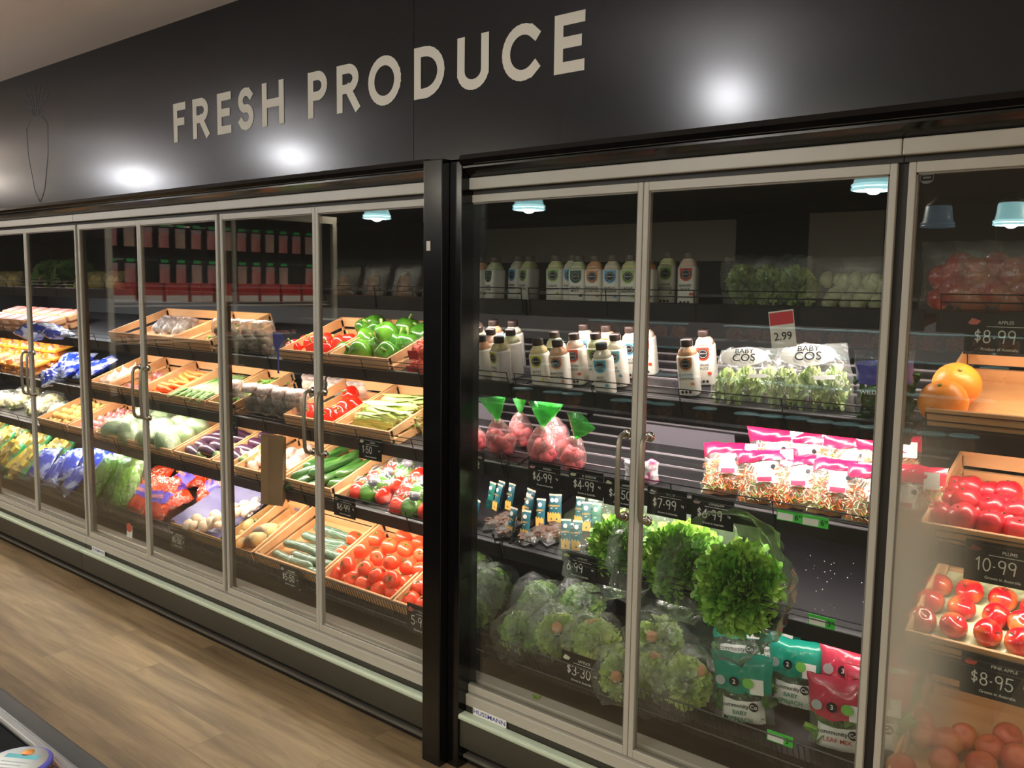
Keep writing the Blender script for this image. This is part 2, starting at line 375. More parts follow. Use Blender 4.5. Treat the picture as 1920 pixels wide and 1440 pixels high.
def make_door(case, x0, x1, hinge_left, glass, meet_right, handle=True):
    """frame between x0..x1, pane, D handle near the meeting stile"""
    z0, z1, wd, y0, y1 = .252, 1.885, .016, YD, YD+.013
    if meet_right: x0 += .010; x1 -= .001
    else: x0 += .001; x1 -= .010
    g = 0
    d = MB().box(x0+g, x0+g+wd, y0, y1, z0, z1).box(x1-g-wd, x1-g, y0, y1, z0, z1).box(x0+g+wd, x1-g-wd, y0, y1, z1-.024, z1).box(x0+g+wd, x1-g-wd, y0, y1, z0, z0+.026)
    o = d.build('door', ALU, case, smooth=False); bevel(o, .002)
    gk = MB(); a, b = x0+g+wd, x1-g-wd
    for (p, q, r, s_) in ((a, a+.004, z0+.026, z1-.024), (b-.004, b, z0+.026, z1-.024), (a, b, z0+.026, z0+.030), (a, b, z1-.028, z1-.024)): gk.box(p, q, y0+.004, y1+.003, r, s_)
    gk.build('gasket', pm('grey_gasket', (120,115,104), rough=.6), o, smooth=False)
    pn = MB().box(0, b-a, 0, .006, 0, z1-.024-z0-.026).build('glass_pane', glass, o, smooth=False); pn.location = (a, y0+.005, z0+.026)
    if handle:
        xh = x1-.036 if meet_right else x0+.036
        zc = (1.193, .955)
        h = MB(); h.tube([(xh, y0+.016, zc[0]), (xh, y0-.012, zc[0]), (xh, y0-.024, zc[0]-.006), (xh, y0-.030, zc[0]-.022), (xh, y0-.034, (zc[0]+zc[1])/2), (xh, y0-.030, zc[1]+.022), (xh, y0-.024, zc[1]+.006), (xh, y0-.012, zc[1]), (xh, y0+.016, zc[1])], .0075, 10)
        ho = h.build('door_handle', SATIN, o)
        for z in zc:
            kb = MB(); kb.lathe([(.014, 0), (.0155, .006), (.012, .012), (.005, .014)], 16, M=Matrix.Translation((xh, y0+.015, z)) @ Matrix.Rotation(PI/2, 4, 'X'))
            kb.build('handle_stud', CHROME, ho)
    return o
def make_case(x0, x1, doors, label, glass_last=None, side_l=True, side_r=True):
    c = empty('refrigerated_display_case', label, 'display fridge', 'refrigerated produce cases under the black bulkhead', loc=((x0+x1)/2, 2.5, 0))
    def P(mb, name, m, par=None, bv=0):
        o = mb.build(name, m, smooth=False)
        o.parent = par or c
        if par is None: o.matrix_parent_inverse = Matrix.Translation(-c.location)
        if bv: bevel(o, bv)
        return o
    body = MB().box(x0, x1, 3.02, 3.10, .1, 1.95).box(x0, x1, 2.14, 3.02, 1.90, 1.95).box(x0, x1, 2.145, 3.02, .1, .215)
    P(body, 'cabinet_body', INNER)
    sp = MB()
    if side_l: sp.box(x0, x0+.012, 2.15, 3.02, .215, 1.90)
    if side_r: sp.box(x1-.012, x1, 2.15, 3.02, .215, 1.90)
    if side_l or side_r: P(sp, 'side_panel', pm('mirrored_side_panel', (225,225,225), rough=.0, metal=1) if -2.5 < x0 < -1 else INNER)
    P(MB().box(x0, x1, 2.09, 2.145, .055, .208), 'front_panel', KICK)
    P(MB().box(x0, x1, 2.10, 2.9, 0, .1), 'kick_base', GASK)
    P(MB().box(x0, x1, 2.078, 2.10, .03, .04), 'kick_trim', pm('kick_trim', (120,116,106), rough=.5))
    P(MB().box(x0, x1, 2.052, 2.09, .172, .190), 'bumper_strip', STRIP, bv=.006)
    P(MB().box(x0, x1, 2.06, 2.09, .075, .172), 'bumper_body', pm('bumper_dark', (70,68,58), rough=.5), bv=.004)
    P(MB().box(x0, x1, 2.088, 2.15, .209, .248).box(x0, x1, 2.15, 2.20, .225, .244), 'bottom_rail', ALU, bv=.003)
    P(MB().box(x0, x1, 2.15, 2.205, .215, .275), 'sill', pm('inner_sill', (190,180,170), rough=.5), bv=.003)
    P(MB().box(x0, x1, 2.085, 2.14, 1.900, 1.936), 'top_rail', ALU, bv=.003)
    P(MB().box(x0, x1, 2.105, 2.14, 1.886, 1.900), 'top_gasket', GASK)
    for i, (a, b) in enumerate(doors):
        mr = (i % 2 == 0)
        d = make_door(None, a, b, True, GLASS if glass_last is None or i != glass_last else GLASSF, mr)
        d.parent = c; d.matrix_parent_inverse = Matrix.Translation(-c.location)
        hx = b if not mr else a
    for i in range(0, len(doors)+1, 2):
        hx = doors[i][0] if i < len(doors) else doors[-1][1]
        if x0+.02 < hx < x1-.02 or i == 0: P(MB().box(hx-.018, hx+.018, 2.116, 2.14, .25, 1.89), 'mullion', GASK)
    hold = c
    return c
BASE = Matrix
def shelves(c, x0, x1, spec):
    for k, kw in spec.items():
        s = shelf(None, k, x0, x1, **kw); s.parent = c; s.matrix_parent_inverse = Matrix.Translation(-c.location)
W1, PINKW = (1.0,.87,.76), (1.0,.86,.82)
cA = make_case(-7.3, -4.693, [(-7.24,-6.60), (-6.60,-5.965), (-5.965,-5.333), (-5.333,-4.695)], 'far left refrigerated case with yellow trays, blue bags and pink packs', side_r=False)
shelves(cA, -7.28, -4.70, {1: dict(power=1.1, warm=(.95,.95,1)), 2: dict(power=1.3, warm=W1), 3: dict(power=1.3, warm=W1), 4: dict(power=.65, warm=(.95,.95,1)), 5: dict(power=0)})
cB = make_case(-4.691, -2.07, [(-4.69,-4.055), (-4.055,-3.38), (-3.38,-2.731), (-2.731,-2.074)], 'left refrigerated case of vegetables in wooden crates beside the post', side_l=False)
shelves(cB, -4.685, -2.085, {1: dict(power=1.1, warm=W1), 2: dict(power=1.25, warm=W1), 3: dict(power=1.35, warm=W1), 4: dict(power=1.15, warm=W1), 5: dict(power=0)})
cC = make_case(-1.972, -.6395, [(-1.968,-1.308), (-1.308,-.640)], 'right refrigerated case with sauce bottles, salad bags and lettuces', side_r=False)
shelves(cC, -1.955, -.66, {1: dict(power=1.2, warm=PINKW), 2: dict(power=1.3, warm=PINKW, liner=True), 3: dict(power=1.05, warm=PINKW, liner=True), 4: dict(power=.16, warm=PINKW), 5: dict(power=0)})  # weak fourth shelf strip is added fill over the unlit bottom shelf
cD = make_case(-.6375, .76, [(-.636,.034), (.034,.74)], 'refrigerated case of fruit crates behind the misted glass at far right', glass_last=0, side_l=False)
shelves(cD, -.630, .74, {1: dict(power=.8, warm=(1,.74,.55)), 2: dict(power=1.0, warm=(1,.78,.68)), 3: dict(power=1.1, warm=W1), 4: dict(power=.08), 5: dict(power=0)})  # faint fourth shelf strip is also an added fill, nothing lights below it
# maker's badges on the bumper
for i, (x, lab) in enumerate(((-1.88, 'white maker badge with blue capitals on the bumper of the right case'), (-4.60, 'small blue and white maker badge on the left case bumper'))):
    b = MB().box(-.072, .072, 0, .002, -.0125, .0125).build('maker_badge', WHITE, smooth=False)
    text('HUSSMANN', .021, pm('badge_blue', (60,70,150), rough=.5), b, Matrix.Translation((0, -.0006, 0)) @ FACE, sx=1.25)
    b.location = (x+.055, 2.0825, .2035) ; tag(b, lab, 'badge')

# ------------------------------------------------------------------ wooden crates
def make_crate(w_, d=.36, h=.07, hb=.085):
    r = bpy.data.objects.new('wooden_crate', None); r.empty_display_size = .05; link(r)
    MB().box(0, w_, 0, d, .001, .007).build('base_board', PINE, r, smooth=False)
    bevel(MB().box(0, w_, -.009, 0, .001, h).build('front_board', PINE, r, smooth=False), .0015)
    MB().box(0, w_, d, d+.009, .001, hb*.45).box(0, w_, d, d+.009, hb*.62, hb+.012).build('back_board', PINE, r, smooth=False)
    for x in (.0005, w_-.0085):
        mb = MB()
        mb.add([(a, y, z) for a in (x, x+.008) for y, z in ((0,.001),(d,.001),(d,hb*.42),(0,h*.42))], [(0,1,2,3),(7,6,5,4),(0,4,5,1),(1,5,6,2),(2,6,7,3),(3,7,4,0)])
        mb.add([(a, y, z) for a in (x, x+.008) for y, z in ((0,h*.6),(d,hb*.62),(d,hb+.012),(0,h))], [(0,1,2,3),(7,6,5,4),(0,4,5,1),(1,5,6,2),(2,6,7,3),(3,7,4,0)])
        mb.box(x, x+.008, -.004, d*.03, .001, h*.95); mb.box(x, x+.008, d*.97, d, .001, hb)
        mb.build('side_board', PINE, r, smooth=False)
    return r
CR = {}
def crate(name, k, pl, pr, label, d=.36, h=.07, rim=None, fixed=None):
    """front rim corners seen at pl, pr; returns x0, x1 on the shelf"""
    if fixed: x0, x1 = fixed
    else: x0 = on(k, *pl, h)[0]+.002; x1 = on(k, *pr, h)[0]-.002
    c = make_crate(x1-x0, d, h); put(c, k, x0, .012); tag(c, label, 'crate', 'pine produce crates'); CR[name] = (k, x0, x1, d, h); return c
def rows_label(items, fmt, cell):
    """items: (obj, x, t): label by row and by place in the row; fmt has {}"""
    items = sorted(items, key=lambda a: a[2]); rows = []
    for it in items:
        if rows and it[2]-rows[-1][0][2] < cell: rows[-1].append(it)
        else: rows.append([it])
    for i, row in enumerate(rows):
        row.sort(key=lambda a: a[1])
        rn = 'front row' if i == 0 else ('back row' if i == len(rows)-1 else ORD[i]+' row')
        if len(rows) == 1: rn = ''
        for j, it in enumerate(row):
            if len(row) == 1: p = rn or 'alone'
            else:
                q = ('leftmost' if j == 0 else 'rightmost' if j == len(row)-1 else ORD[j]+' from left')
                p = (rn+', '+q) if rn else q
            it[0]['label'] = fmt.format(p)
def pile(proto, k, x0, x1, t0, t1, nx, ntt, r, fmt, cat, group, n0=.006, layers=1, jit=.15, rotf=None, drop=(), scf=None, seed=1, top=.85):
    rnd = random.Random(seed)
    for L in range(layers):
        its = []; sx = (x1-x0)/nx; st = (t1-t0)/ntt
        for j in range(ntt-(1 if L else 0)):
            for i in range(nx-(1 if L else 0)):
                if (L, i, j) in drop: continue
                x = x0+sx*(i+.5+.5*L)+rnd.uniform(-jit, jit)*sx; t = t0+st*(j+.5+.5*L)+rnd.uniform(-jit*.5, jit*.5)*st
                o = take(proto); sc = scf(rnd) if scf else rnd.uniform(.93, 1.05)
                put(o, k, x, t, n0+r+L*r*2*top*.85, rotf(rnd) if rotf else (rnd.uniform(-.4,.4), rnd.uniform(-.4,.4), rnd.uniform(0,6)), sc)
                o['category'] = cat; o['group'] = group; its.append((o, x, t))
        f = fmt if layers == 1 else fmt.replace('{}', '{}, '+('top layer' if L == layers-1 else 'under layer'))
        rows_label(its, f, st*.7)
def pxpile(proto, k, pts, n, fmt, cat, group, cell, rotf=None, seed=1, scf=None):
    rnd = random.Random(seed); its = []
    for p in pts:
        nn = p[2] if len(p) > 2 else n
        x, t = on(k, p[0], p[1], nn); o = take(proto)
        put(o, k, x, t, nn, rotf(rnd) if rotf else (rnd.uniform(-.4,.4), rnd.uniform(-.4,.4), rnd.uniform(0,6)), scf(rnd) if scf else rnd.uniform(.95,1.05))
        o['category'] = cat; o['group'] = group; its.append((o, x, t))
    rows_label(its, fmt, cell); return its

# ------------------------------------------------------------------ produce prototypes
def sph(t, p): return Vector((math.sin(p)*math.cos(t), math.sin(p)*math.sin(t), math.cos(p)))
def fruit(name, r, mat, sz=.85, lobes=0, la=.0, dimple=.12, stem=None, stemname='stem', nu=18, nv=12, amp=0, bottom=0):
    mb = MB()
    def fn(t, p):
        d = sph(t, p); k = 1+la*math.cos(lobes*t)*math.sin(p)**2 + (amp*noise.noise(d*1.7) if amp else 0)
        z = d.z*sz*(1-dimple*math.exp(-(p/.35)**2)*2) ; z += bottom*math.exp(-((PI-p)/.4)**2)
        return Vector((d.x*k, d.y*k, z))*r
    mb.blob(fn, nu, nv); o = mb.build(name, mat)
    if stem == 'star':
        s = MB()
        for i in range(5):
            a = 2*PI*i/5; s.tube([(0,0,r*sz*.80), (math.cos(a)*r*.2, math.sin(a)*r*.2, r*sz*.93), (math.cos(a)*r*.42, math.sin(a)*r*.42, r*sz*.93)], [r*.05, r*.045, r*.01], 4)
        s.build(stemname, pm('calyx_green', (70,110,40), rough=.6), o)
    elif stem == 'stalk':
        MB().tube([(0,0,r*sz*.6), (0,0,r*sz*1.0), (r*.1,0,r*sz*1.3)], [r*.12, r*.09, r*.11], 8).build(stemname, pm('stalk_green', (110,140,60), rough=.6), o)
    elif stem == 'twig':
        MB().tube([(0,0,r*sz*.7), (r*.05,0,r*sz*1.15)], [r*.04, r*.05], 6).build(stemname, pm('twig', (90,60,35), rough=.8), o)
    return o
TOMR = pm('tomato_red', (226,62,34), (238,84,44), 12, rough=.28, coat=.2)
tomato = fruit('tomato', .036, TOMR, .84, 5, .03, .12, 'star', 'calyx')
def capsicum(name, r, c1, c2, L=1.05):
    m = pm(name+'_skin', c1, c2, 9, rough=.2, coat=.3)
    mb = MB()
    def fn(t, p):
        d = sph(t, p); k = (1+.10*math.cos(4*t+.3)*math.sin(p)**1.5)*(1-.12*max(0, -d.z))
        z = d.z*L*(1-.35*math.exp(-(p/.4)**2)) + .18*math.exp(-((PI-p)/.35)**2)
        return Vector((d.x*k, d.y*k*.95, z))*r
    mb.blob(fn, 24, 14); o = mb.build(name, m)
    MB().tube([(0,0,r*.55), (0,0,r*.95), (r*.12,.0,r*1.25)], [r*.16, r*.09, r*.12], 8).build('stem', pm('stalk_green', (110,140,60), rough=.6), o)
    return o
capg = capsicum('green_capsicum', .046, (40,92,24), (84,132,36))
capr = capsicum('red_capsicum', .040, (206,26,16), (226,48,24))
def cucumber(name, r, L, mat, bend=.01):
    n = 14; pts = []; rs = []
    for i in range(n+1):
        s = i/n; y = (s-.5)*L; pts.append((bend*math.sin(PI*s), y, bend*.3*math.sin(PI*s)))
        e = min(s, 1-s)/.12; rs.append(r*(math.sqrt(max(.02, 1-(1-min(1, e))**2))))
    return MB().tube(pts, rs, 12).build(name, mat)
CUKE = pm('cucumber_skin', (30,74,24), (88,124,58), 16, rough=.3, stretch=(6,.8,6), coat=.2, lo=.4, hi=.8)
cuke = cucumber('cucumber', .021, .25, CUKE)
cuke['category'] = 'cucumber'
WCUKE = pm('wrapped_cucumber_skin', (66,96,72), (106,132,108), 30, rough=.18, stretch=(5,1,5), coat=.9, bump=.5, bscale=60)
wcuke = cucumber('wrapped_cucumber', .021, .30, WCUKE)
MB().lathe([(.0235, -.008), (.0235, .008)], 12, M=Matrix.Translation((.01,0,.003)) @ Matrix.Rotation(PI/2, 4, 'X'), cap=False).build('wrap_band', CLEAR, wcuke)
def corn():
    mb = MB(); n = 10
    pts = [(0, -.10+.2*i/n, .004*math.sin(i)) for i in range(n+1)]; rs = [.008, .017, .023, .026, .027, .027, .026, .023, .019, .013, .006]
    m = pm('corn_husk', (150,170,76), (206,214,130), 14, rough=.5, stretch=(12,.7,12), bump=.3, bscale=40)
    k = len(mb.v); mb.tube(pts, rs, 14)
    for i in range(5):   # loose husk leaves
        a = i*1.3; c, s_ = math.cos(a), math.sin(a)
        def fn(u, v, c=c, s_=s_):
            y = -.09+.2*v; wd = .011*math.sin(PI*min(1, v*1.05+.02))+.002; rr = .0275+.006*v*v; q = (u-.5)*2*wd
            return Vector((c*rr-s_*q, y, s_*rr+c*q))
        mb.sheet(fn, 4, 8)
    o = mb.build('corn_cob', m)
    s = MB(); rnd = random.Random(4)
    for i in range(26):
        p = Vector((0, .095, 0)); pts = [p]
        d = Vector((rnd.uniform(-.6,.6), 1, rnd.uniform(-.5,.5)))*.012
        for j in range(4): p = p+d; d = d+Vector((rnd.uniform(-.3,.3), 0, rnd.uniform(-.4,.2)))*.012; pts.append(p)
        s.tube(pts, .0009, 3)
    s.build('corn_silk', pm('corn_silk', (150,124,70), rough=.8), o); return o
cornp = corn()
def carrot():
    n = 10; rnd = random.Random(3)
    o = MB().tube([(0, -.09+.19*i/n, .003*math.sin(i*1.3)) for i in range(n+1)], [.006]+[.019*(1-.75*(i/n)**1.3)+rnd.uniform(-.0007,.0007) for i in range(n)], 12).build('carrot', pm('carrot_skin', (236,96,28), (246,126,48), 30, rough=.45, stretch=(1,6,1)))
    MB().tube([(0,-.088,0), (0,-.098,.002)], [.006,.004], 6).build('carrot_top', pm('carrot_top', (110,110,50), rough=.7), o); return o
carrotp = carrot()
def eggplant():
    n = 14; rs = []; pts = []
    for i in range(n+1):
        s = i/n; pts.append((.012*math.sin(PI*s), -.10+.2*s, 0)); rs.append(max(.002, .034*math.sin(PI*(s**.75))**.7*(1.05-.45*s)) if 0 < i < n else .003)
    o = MB().tube(pts, rs, 14).build('eggplant', pm('eggplant_skin', (46,22,42), (66,32,56), 6, rough=.34, coat=.15))
    s = MB().tube([(.004,.068,0), (.003,.09,0), (0,.102,0), (0,.125,.004)], [.024,.017,.007,.005], 10); s.build('green_cap', pm('eggplant_cap', (104,124,66), rough=.6), o); return o
eggp = eggplant()
def bulb(name, r, mat, sz=.8, seg=8, neck=.8):
    mb = MB()
    def fn(t, p):
        d = sph(t, p); k = 1+.05*abs(math.cos(seg/2*t))*math.sin(p)
        q = max(0, 1-p/.7); wx = math.sin(p)*(1-.55*q)
        return Vector((math.cos(t)*wx*k, math.sin(t)*wx*k, d.z*sz+q*q*neck))*r
    mb.blob(fn, 20, 14); o = mb.build(name, mat); 
    MB().lathe([(r*.12, -r*sz*.98), (r*.2, -r*sz*1.03), (r*.05, -r*sz*1.08)], 8).build('root_plate', pm('root_plate', (170,150,110), rough=.9), o); return o
garlicp = bulb('garlic_bulb', .027, pm('garlic_skin', (206,186,168), (176,140,134), 20, rough=.6, stretch=(4,4,.6)))
onionp = bulb('small_pink_onion', .022, pm('pink_onion_skin', (176,96,104), (206,150,146), 14, rough=.35, coat=.3), .9, 0, .4)
def mushroom():
    o = MB().lathe([(.001,.019), (.010,.0185), (.018,.014), (.023,.005), (.0225,-.002), (.019,-.006), (.012,-.004), (.008,-.003)], 16, cap=True).build('mushroom', pm('mushroom_cap', (232,206,178), (212,180,150), 12, rough=.7))
    MB().lathe([(.0085,-.003), (.008,-.012), (.0095,-.020)], 10).build('stem', pm('mushroom_stem', (228,212,192), rough=.8), o); return o
mushp = mushroom()
potp = fruit('potato', .027, pm('potato_skin', (190,156,90), (186,146,78), 14, rough=.7, bump=.1), .8, 0, 0, .0, None, amp=.22)
for i_ in (0,): MB().ball((.012,.01,.021), .002).build('potato_eye', pm('potato_eye', (140,110,60), rough=.9), potp)
def swede():
    o = MB().blob(lambda t, p: Vector((sph(t,p).x, sph(t,p).y*1.6*(1-.2*sph(t,p).y), sph(t,p).z*.95))*.036*(1+.08*noise.noise(sph(t,p)*2)), 16, 12).build('root_vegetable', pm('swede_skin', (206,172,112), (92,74,62), 9, rough=.6, lo=.42, hi=.58))
    MB().lathe([(.016,-.004), (.012,.006), (.004,.008)], 10, M=Matrix.Translation((0,.052,0)) @ Matrix.Rotation(-PI/2, 4, 'X')).build('cut_crown', pm('swede_crown', (120,112,60), rough=.8), o); return o
swedep = swede()
applep = fruit('apple', .036, pm('apple_skin', (178,14,28), (226,140,60), 14, rough=.22, coat=.5, stretch=(1,1,.5), lo=.45, hi=.8, detail=6), .9, 5, .02, .2, 'twig', 'stalk')
plump = fruit('plum', .034, pm('plum_skin', (196,30,44), (150,22,42), 4, rough=.35, coat=.3), .95, 0, 0, .1)
MB().lathe([(.0005,.0300),(.0025,.0302),(.0025,.027)], 8).build('stem_scar', pm('stem_scar', (96,70,40), rough=.8), plump)
citp = fruit('grapefruit', .060, pm('grapefruit_skin', (244,140,44), (248,170,70), 3, rough=.38, bump=.12, bscale=160), .92, 0, 0, .05)
MB().lathe([(.001,.0535),(.005,.054),(.005,.050)], 10).build('stem_button', pm('stem_button', (130,140,70), rough=.8), citp)
necp = fruit('nectarine', .036, pm('nectarine_skin', (170,50,40), (196,120,60), 4, rough=.4), .93, 0, 0, .15)

def leafy(name, R, n, mat, dome=.9, ruff=.09, wide=.75, seed=2, hemi=.25, fine=0, nu=10, nv=5):
    """head of frilled leaves fanning from a core at the origin towards +Z"""
    rnd = random.Random(seed); mb = MB(); ga = PI*(3-math.sqrt(5))
    for i in range(n):
        z = 1-(1-hemi)*(i+.5)/n; rr = math.sqrt(max(0, 1-z*z)); th = i*ga+rnd.uniform(-.2,.2)
        d = Vector((rr*math.cos(th), rr*math.sin(th), z*dome)).normalized()
        a = d.cross(Vector((rnd.uniform(-1,1), rnd.uniform(-1,1), rnd.uniform(-1,1)))).normalized(); b = d.cross(a)
        fq = 2.1*2*PI/wide; L = R*rnd.uniform(.84, 1.07); wd = wide*rnd.uniform(.8, 1.15); ph = rnd.uniform(0, 6); fr = rnd.choice((5,6,7)); cz = Vector((rnd.uniform(0,9), i, 0))
        def fn(u, v, d=d, a=a, b=b, L=L, wd=wd, ph=ph, fr=fr, fq=fq):
            an = (u-.5)*2*wd; r_ = L*(.35+.65*v); q = v**2.2
            h = ruff*R*q*math.sin(fr*an*2.4+ph) + fine*R*v**5*math.sin(fq*an+ph*2)
            c = math.cos(an); s_ = math.sin(an)
            edge = 1+.05*math.sin(fr*an*4+ph) if v > .95 else 1
            return d*(r_*c*edge - q*.10*R) + a*(r_*s_*(.55+.35*v)) + b*(h+.05*R*q)
        mb.sheet(fn, nu, nv)
    return mb.build(name, mat)
LEAF = pm('frilly_leaf', (84,142,44), (164,202,88), 16, rough=.4, lo=.35, hi=.7, sss=0)
LEAF2 = pm('pale_lettuce_leaf', (150,186,84), (200,214,120), 9, rough=.45)
def film_cone(R0, R1, H, mat, name='bag_sleeve', seed=1, n=36, m=8, lean=0, crumple=.012):
    mb = MB()
    def fn(u, v):
        t = u*2*PI; r = R0+(R1-R0)*math.sin(v*PI/2)**.8
        p = Vector((math.cos(t), math.sin(t), 0))
        r *= 1+.05*noise.noise(p*2.5+Vector((seed, v*2, 0)))*(.3+v)
        return Vector((r*math.cos(t), r*math.sin(t), H*v+lean*math.cos(t)*v)) + p*crumple*noise.noise(Vector((p.x*6, p.y*6, v*5+seed)))
    mb.sheet(fn, n, m); return mb.build(name, mat)
def pillow(mb, W, H, T, v0=-1, v1=1, seed=0, nu=14, nv=14, crum=.006, off=0, front_only=False, taper=0):
    """sealed pillow bag standing in XZ, thick in Y; v0..v1 picks a height band; off pushes it outwards"""
    for sgn in ((-1,) if front_only else (-1, 1)):
        def fn(u, v, sgn=sgn):
            U = u*2-1; V = v0+(v1-v0)*v
            th = T/2*max(0, 1-U*U)**.5*max(0, 1-V**4)**.55
            w2 = W/2*(1-.08*(1-V*V))*(1-taper*max(0, V))
            c = crum*noise.noise(Vector((U*3+seed, V*3, sgn*2)))+crum*.8*noise.noise(Vector((U*8+seed, V*8, sgn*3)))
            return Vector((U*w2+crum*.4*noise.noise(Vector((seed, V*4, U))), sgn*(th+off)+c*(.3+.7*max(0, 1-U*U)), (V+1)/2*H+crum*noise.noise(Vector((U*2.5, seed, V)))))
        mb.sheet(fn, nu, nv)
    return mb
def lumps(mb, n, W, H, T, r, seed=1, amp=.2, z0=.1, z1=.8):
    rnd = random.Random(seed)
    for i in range(n):
        z = H*rnd.uniform(z0, z1); x = rnd.uniform(-.5,.5)*(W-2*r)*.9; y = rnd.uniform(-.5,.5)*max(0, T-2*r)*.8
        mb.ball((x, y, z), r*rnd.uniform(.85,1.15), 1, 1, rnd.uniform(.8,1.2), 9, 6, amp, i)
    return mb

# ================================================================== LEFT CASE (crates)
def cv(ox, oy, s): return lambda L: [(ox+a/s, oy+b/s)+tuple(r) for a, b, *r in L]
c3, c4, c5, c2, c8, c7 = cv(400,380,4.5), cv(400,660,4.5), cv(200,880,3.048), cv(0,660,4.465), cv(1640,840,2.4), cv(1640,280,2.483)
cA3, cR3, cR4, cR5, cR6 = cv(850,400,4), cv(860,740,4), cv(1200,780,3.43), cv(860,1040,3.6), cv(1240,1100,4.174)
# shelf 2
crate('redcap', 2, (524,654), (611,663), 'pine crate of red capsicums on the second shelf, left of the green capsicums')
crate('greencap', 2, (613,664), (718,677), 'pine crate heaped with big green capsicums on the second shelf')
pxpile(capr, 2, c3([(680,1230),(790,1190),(960,1165),(955,1235),(1060,1195),(1150,1170),(860,1240),(880,1180)]), .04, 'red capsicum in pine crate left of green capsicums, {}', 'capsicum', 'red capsicums on the second shelf', .06, seed=5)
pxpile(capg, 2, c3([(1290,1060,.07),(1460,1110,.10),(1290,1150,.06),(1640,1060,.08),(1760,1120,.06),(1110,1275,.03),(1250,1265,.035),(1470,1275,.04),(1400,1200,.05),(1560,1180,.06),(1640,1200,.05),(1370,1060,.08)]), .05, 'green capsicum heaped in pine crate on second shelf, {}', 'capsicum', 'green capsicums on the second shelf', .06, rotf=lambda r: (r.uniform(-1.4,1.4), r.uniform(-.6,.6), r.uniform(0,6)), seed=7, scf=lambda r: r.uniform(1.05,1.35))
# punnets of tomatoes to the right of the green capsicums
PUN = CLEARS
def punnet(name, w_, d_, h_, lumpmat, r, n, labelmat=None, seed=1, lname='cherry_tomatoes'):
    o = MB().box(-w_/2, w_/2, -d_/2, d_/2, 0, h_).build(name, PUN, smooth=False); bevel(o, .006, 3)
    mb = MB(); rnd = random.Random(seed)
    for i in range(n): mb.ball((rnd.uniform(-.5,.5)*(w_-2.2*r), rnd.uniform(-.5,.5)*(d_-2.2*r), rnd.uniform(r+.002, h_-r-.003)), r, nu=9, nv=6)
    f = mb.build(lname, lumpmat, o); f['kind'] = 'stuff'
    if labelmat: MB().box(-w_*.22, w_*.22, -d_/2-.001, -d_/2-.0004, h_*.15, h_*.75).build('paper_label', labelmat, o, smooth=False)
    return o
pt = punnet('tomato_punnet', .11, .14, .06, TOMR, .015, 34, pm('red_label', (190,50,50), rough=.5))
for i, (px, py, n, lab) in enumerate(((772,706,0,'lower clear punnet of small red tomatoes beside the post'), (775,678,.062,'upper clear punnet of small red tomatoes beside the post'))):
    x, t = on(2, px, py, n); put(take(pt), 2, x, t+.07, n, (0,0,.1)); 

    o = [q for q in S.collection.objects if q.name.startswith('tomato_punnet') and q.parent is None][-1]; tag(o, lab, 'punnet', 'tomato punnets on the second shelf')
# shelf 3
crate('redcap2', 3, (533,775), (629,790), 'pine crate with a few red capsicums on the third shelf, left of the corn')
crate('corn', 3, (631,790), (733,808), 'pine crate of green corn cobs in husks on the third shelf')
pxpile(capr, 3, c4([(1160,360,.06),(1110,470,.05),(980,540,.04),(830,500,.04),(1200,450,.04),(1060,520,.04)]), .04, 'red capsicum in pine crate beside the corn cobs, {}', 'capsicum', 'red capsicums on the third shelf', .06, rotf=lambda r: (r.uniform(.6,1.5), r.uniform(-.5,.5), r.uniform(-1,1)), seed=3, scf=lambda r: 1.0)
def cornrot(r): return (r.uniform(-.1,.1), r.uniform(-.3,.3), -PI/2+r.uniform(-.15,.22))
pxpile(cornp, 3, c4([(1330,620,.03),(1420,585,.05),(1350,570,.055),(1440,530,.07),(1540,555,.06),(1440,480,.08),(1560,470,.08),(1570,420,.09),(1660,430,.08),(1700,480,.06),(1580,600,.035)]), .05, 'green husked corn cob in pine crate, {}', 'corn', 'corn cobs on the third shelf', .035, rotf=cornrot, seed=4, scf=lambda r: r.uniform(1.0,1.15))
# shelf 4
crate('cuke', 4, (530,893), (625,914), 'pine crate of green cucumbers on the fourth shelf')
crate('garlic', 4, (437,873), (526,892), 'pine crate of garlic bulbs behind the hanging brown bags')
pxpile(cuke, 4, c4([(740,1010,.03),(870,990,.055),(830,1060,.03),(1020,945,.075),(1070,1000,.05),(1180,1040,.03),(960,880,.07),(1260,950,.05),(1130,890,.07),(900,1050,.03),(1000,1060,.03)]), .04, 'green cucumber in pine crate on the fourth shelf, {}', 'cucumber', 'cucumbers on the fourth shelf', .05, rotf=lambda r: (.0, r.uniform(0,6), r.uniform(-.35,-.1)), seed=8, scf=lambda r: r.uniform(.95,1.1))
pxpile(garlicp, 4, c4([(270,890,.04),(330,965,.03),(400,915,.04),(250,960,.03),(480,850,.04),(600,880,.04),(665,860,.04),(620,960,.04),(700,925,.03),(750,870,.03),(420,830,.04),(560,830,.04),(800,830,.04),(560,920,.05),(680,975,.03),(350,880,.05)]), .04, 'white garlic bulb in crate behind the brown paper bags, {}', 'garlic', 'garlic bulbs on the fourth shelf', .04, seed=9, rotf=lambda r: (r.uniform(-.9,.9), r.uniform(-.9,.9), r.uniform(0,6)), scf=lambda r: r.uniform(1.1,1.35))
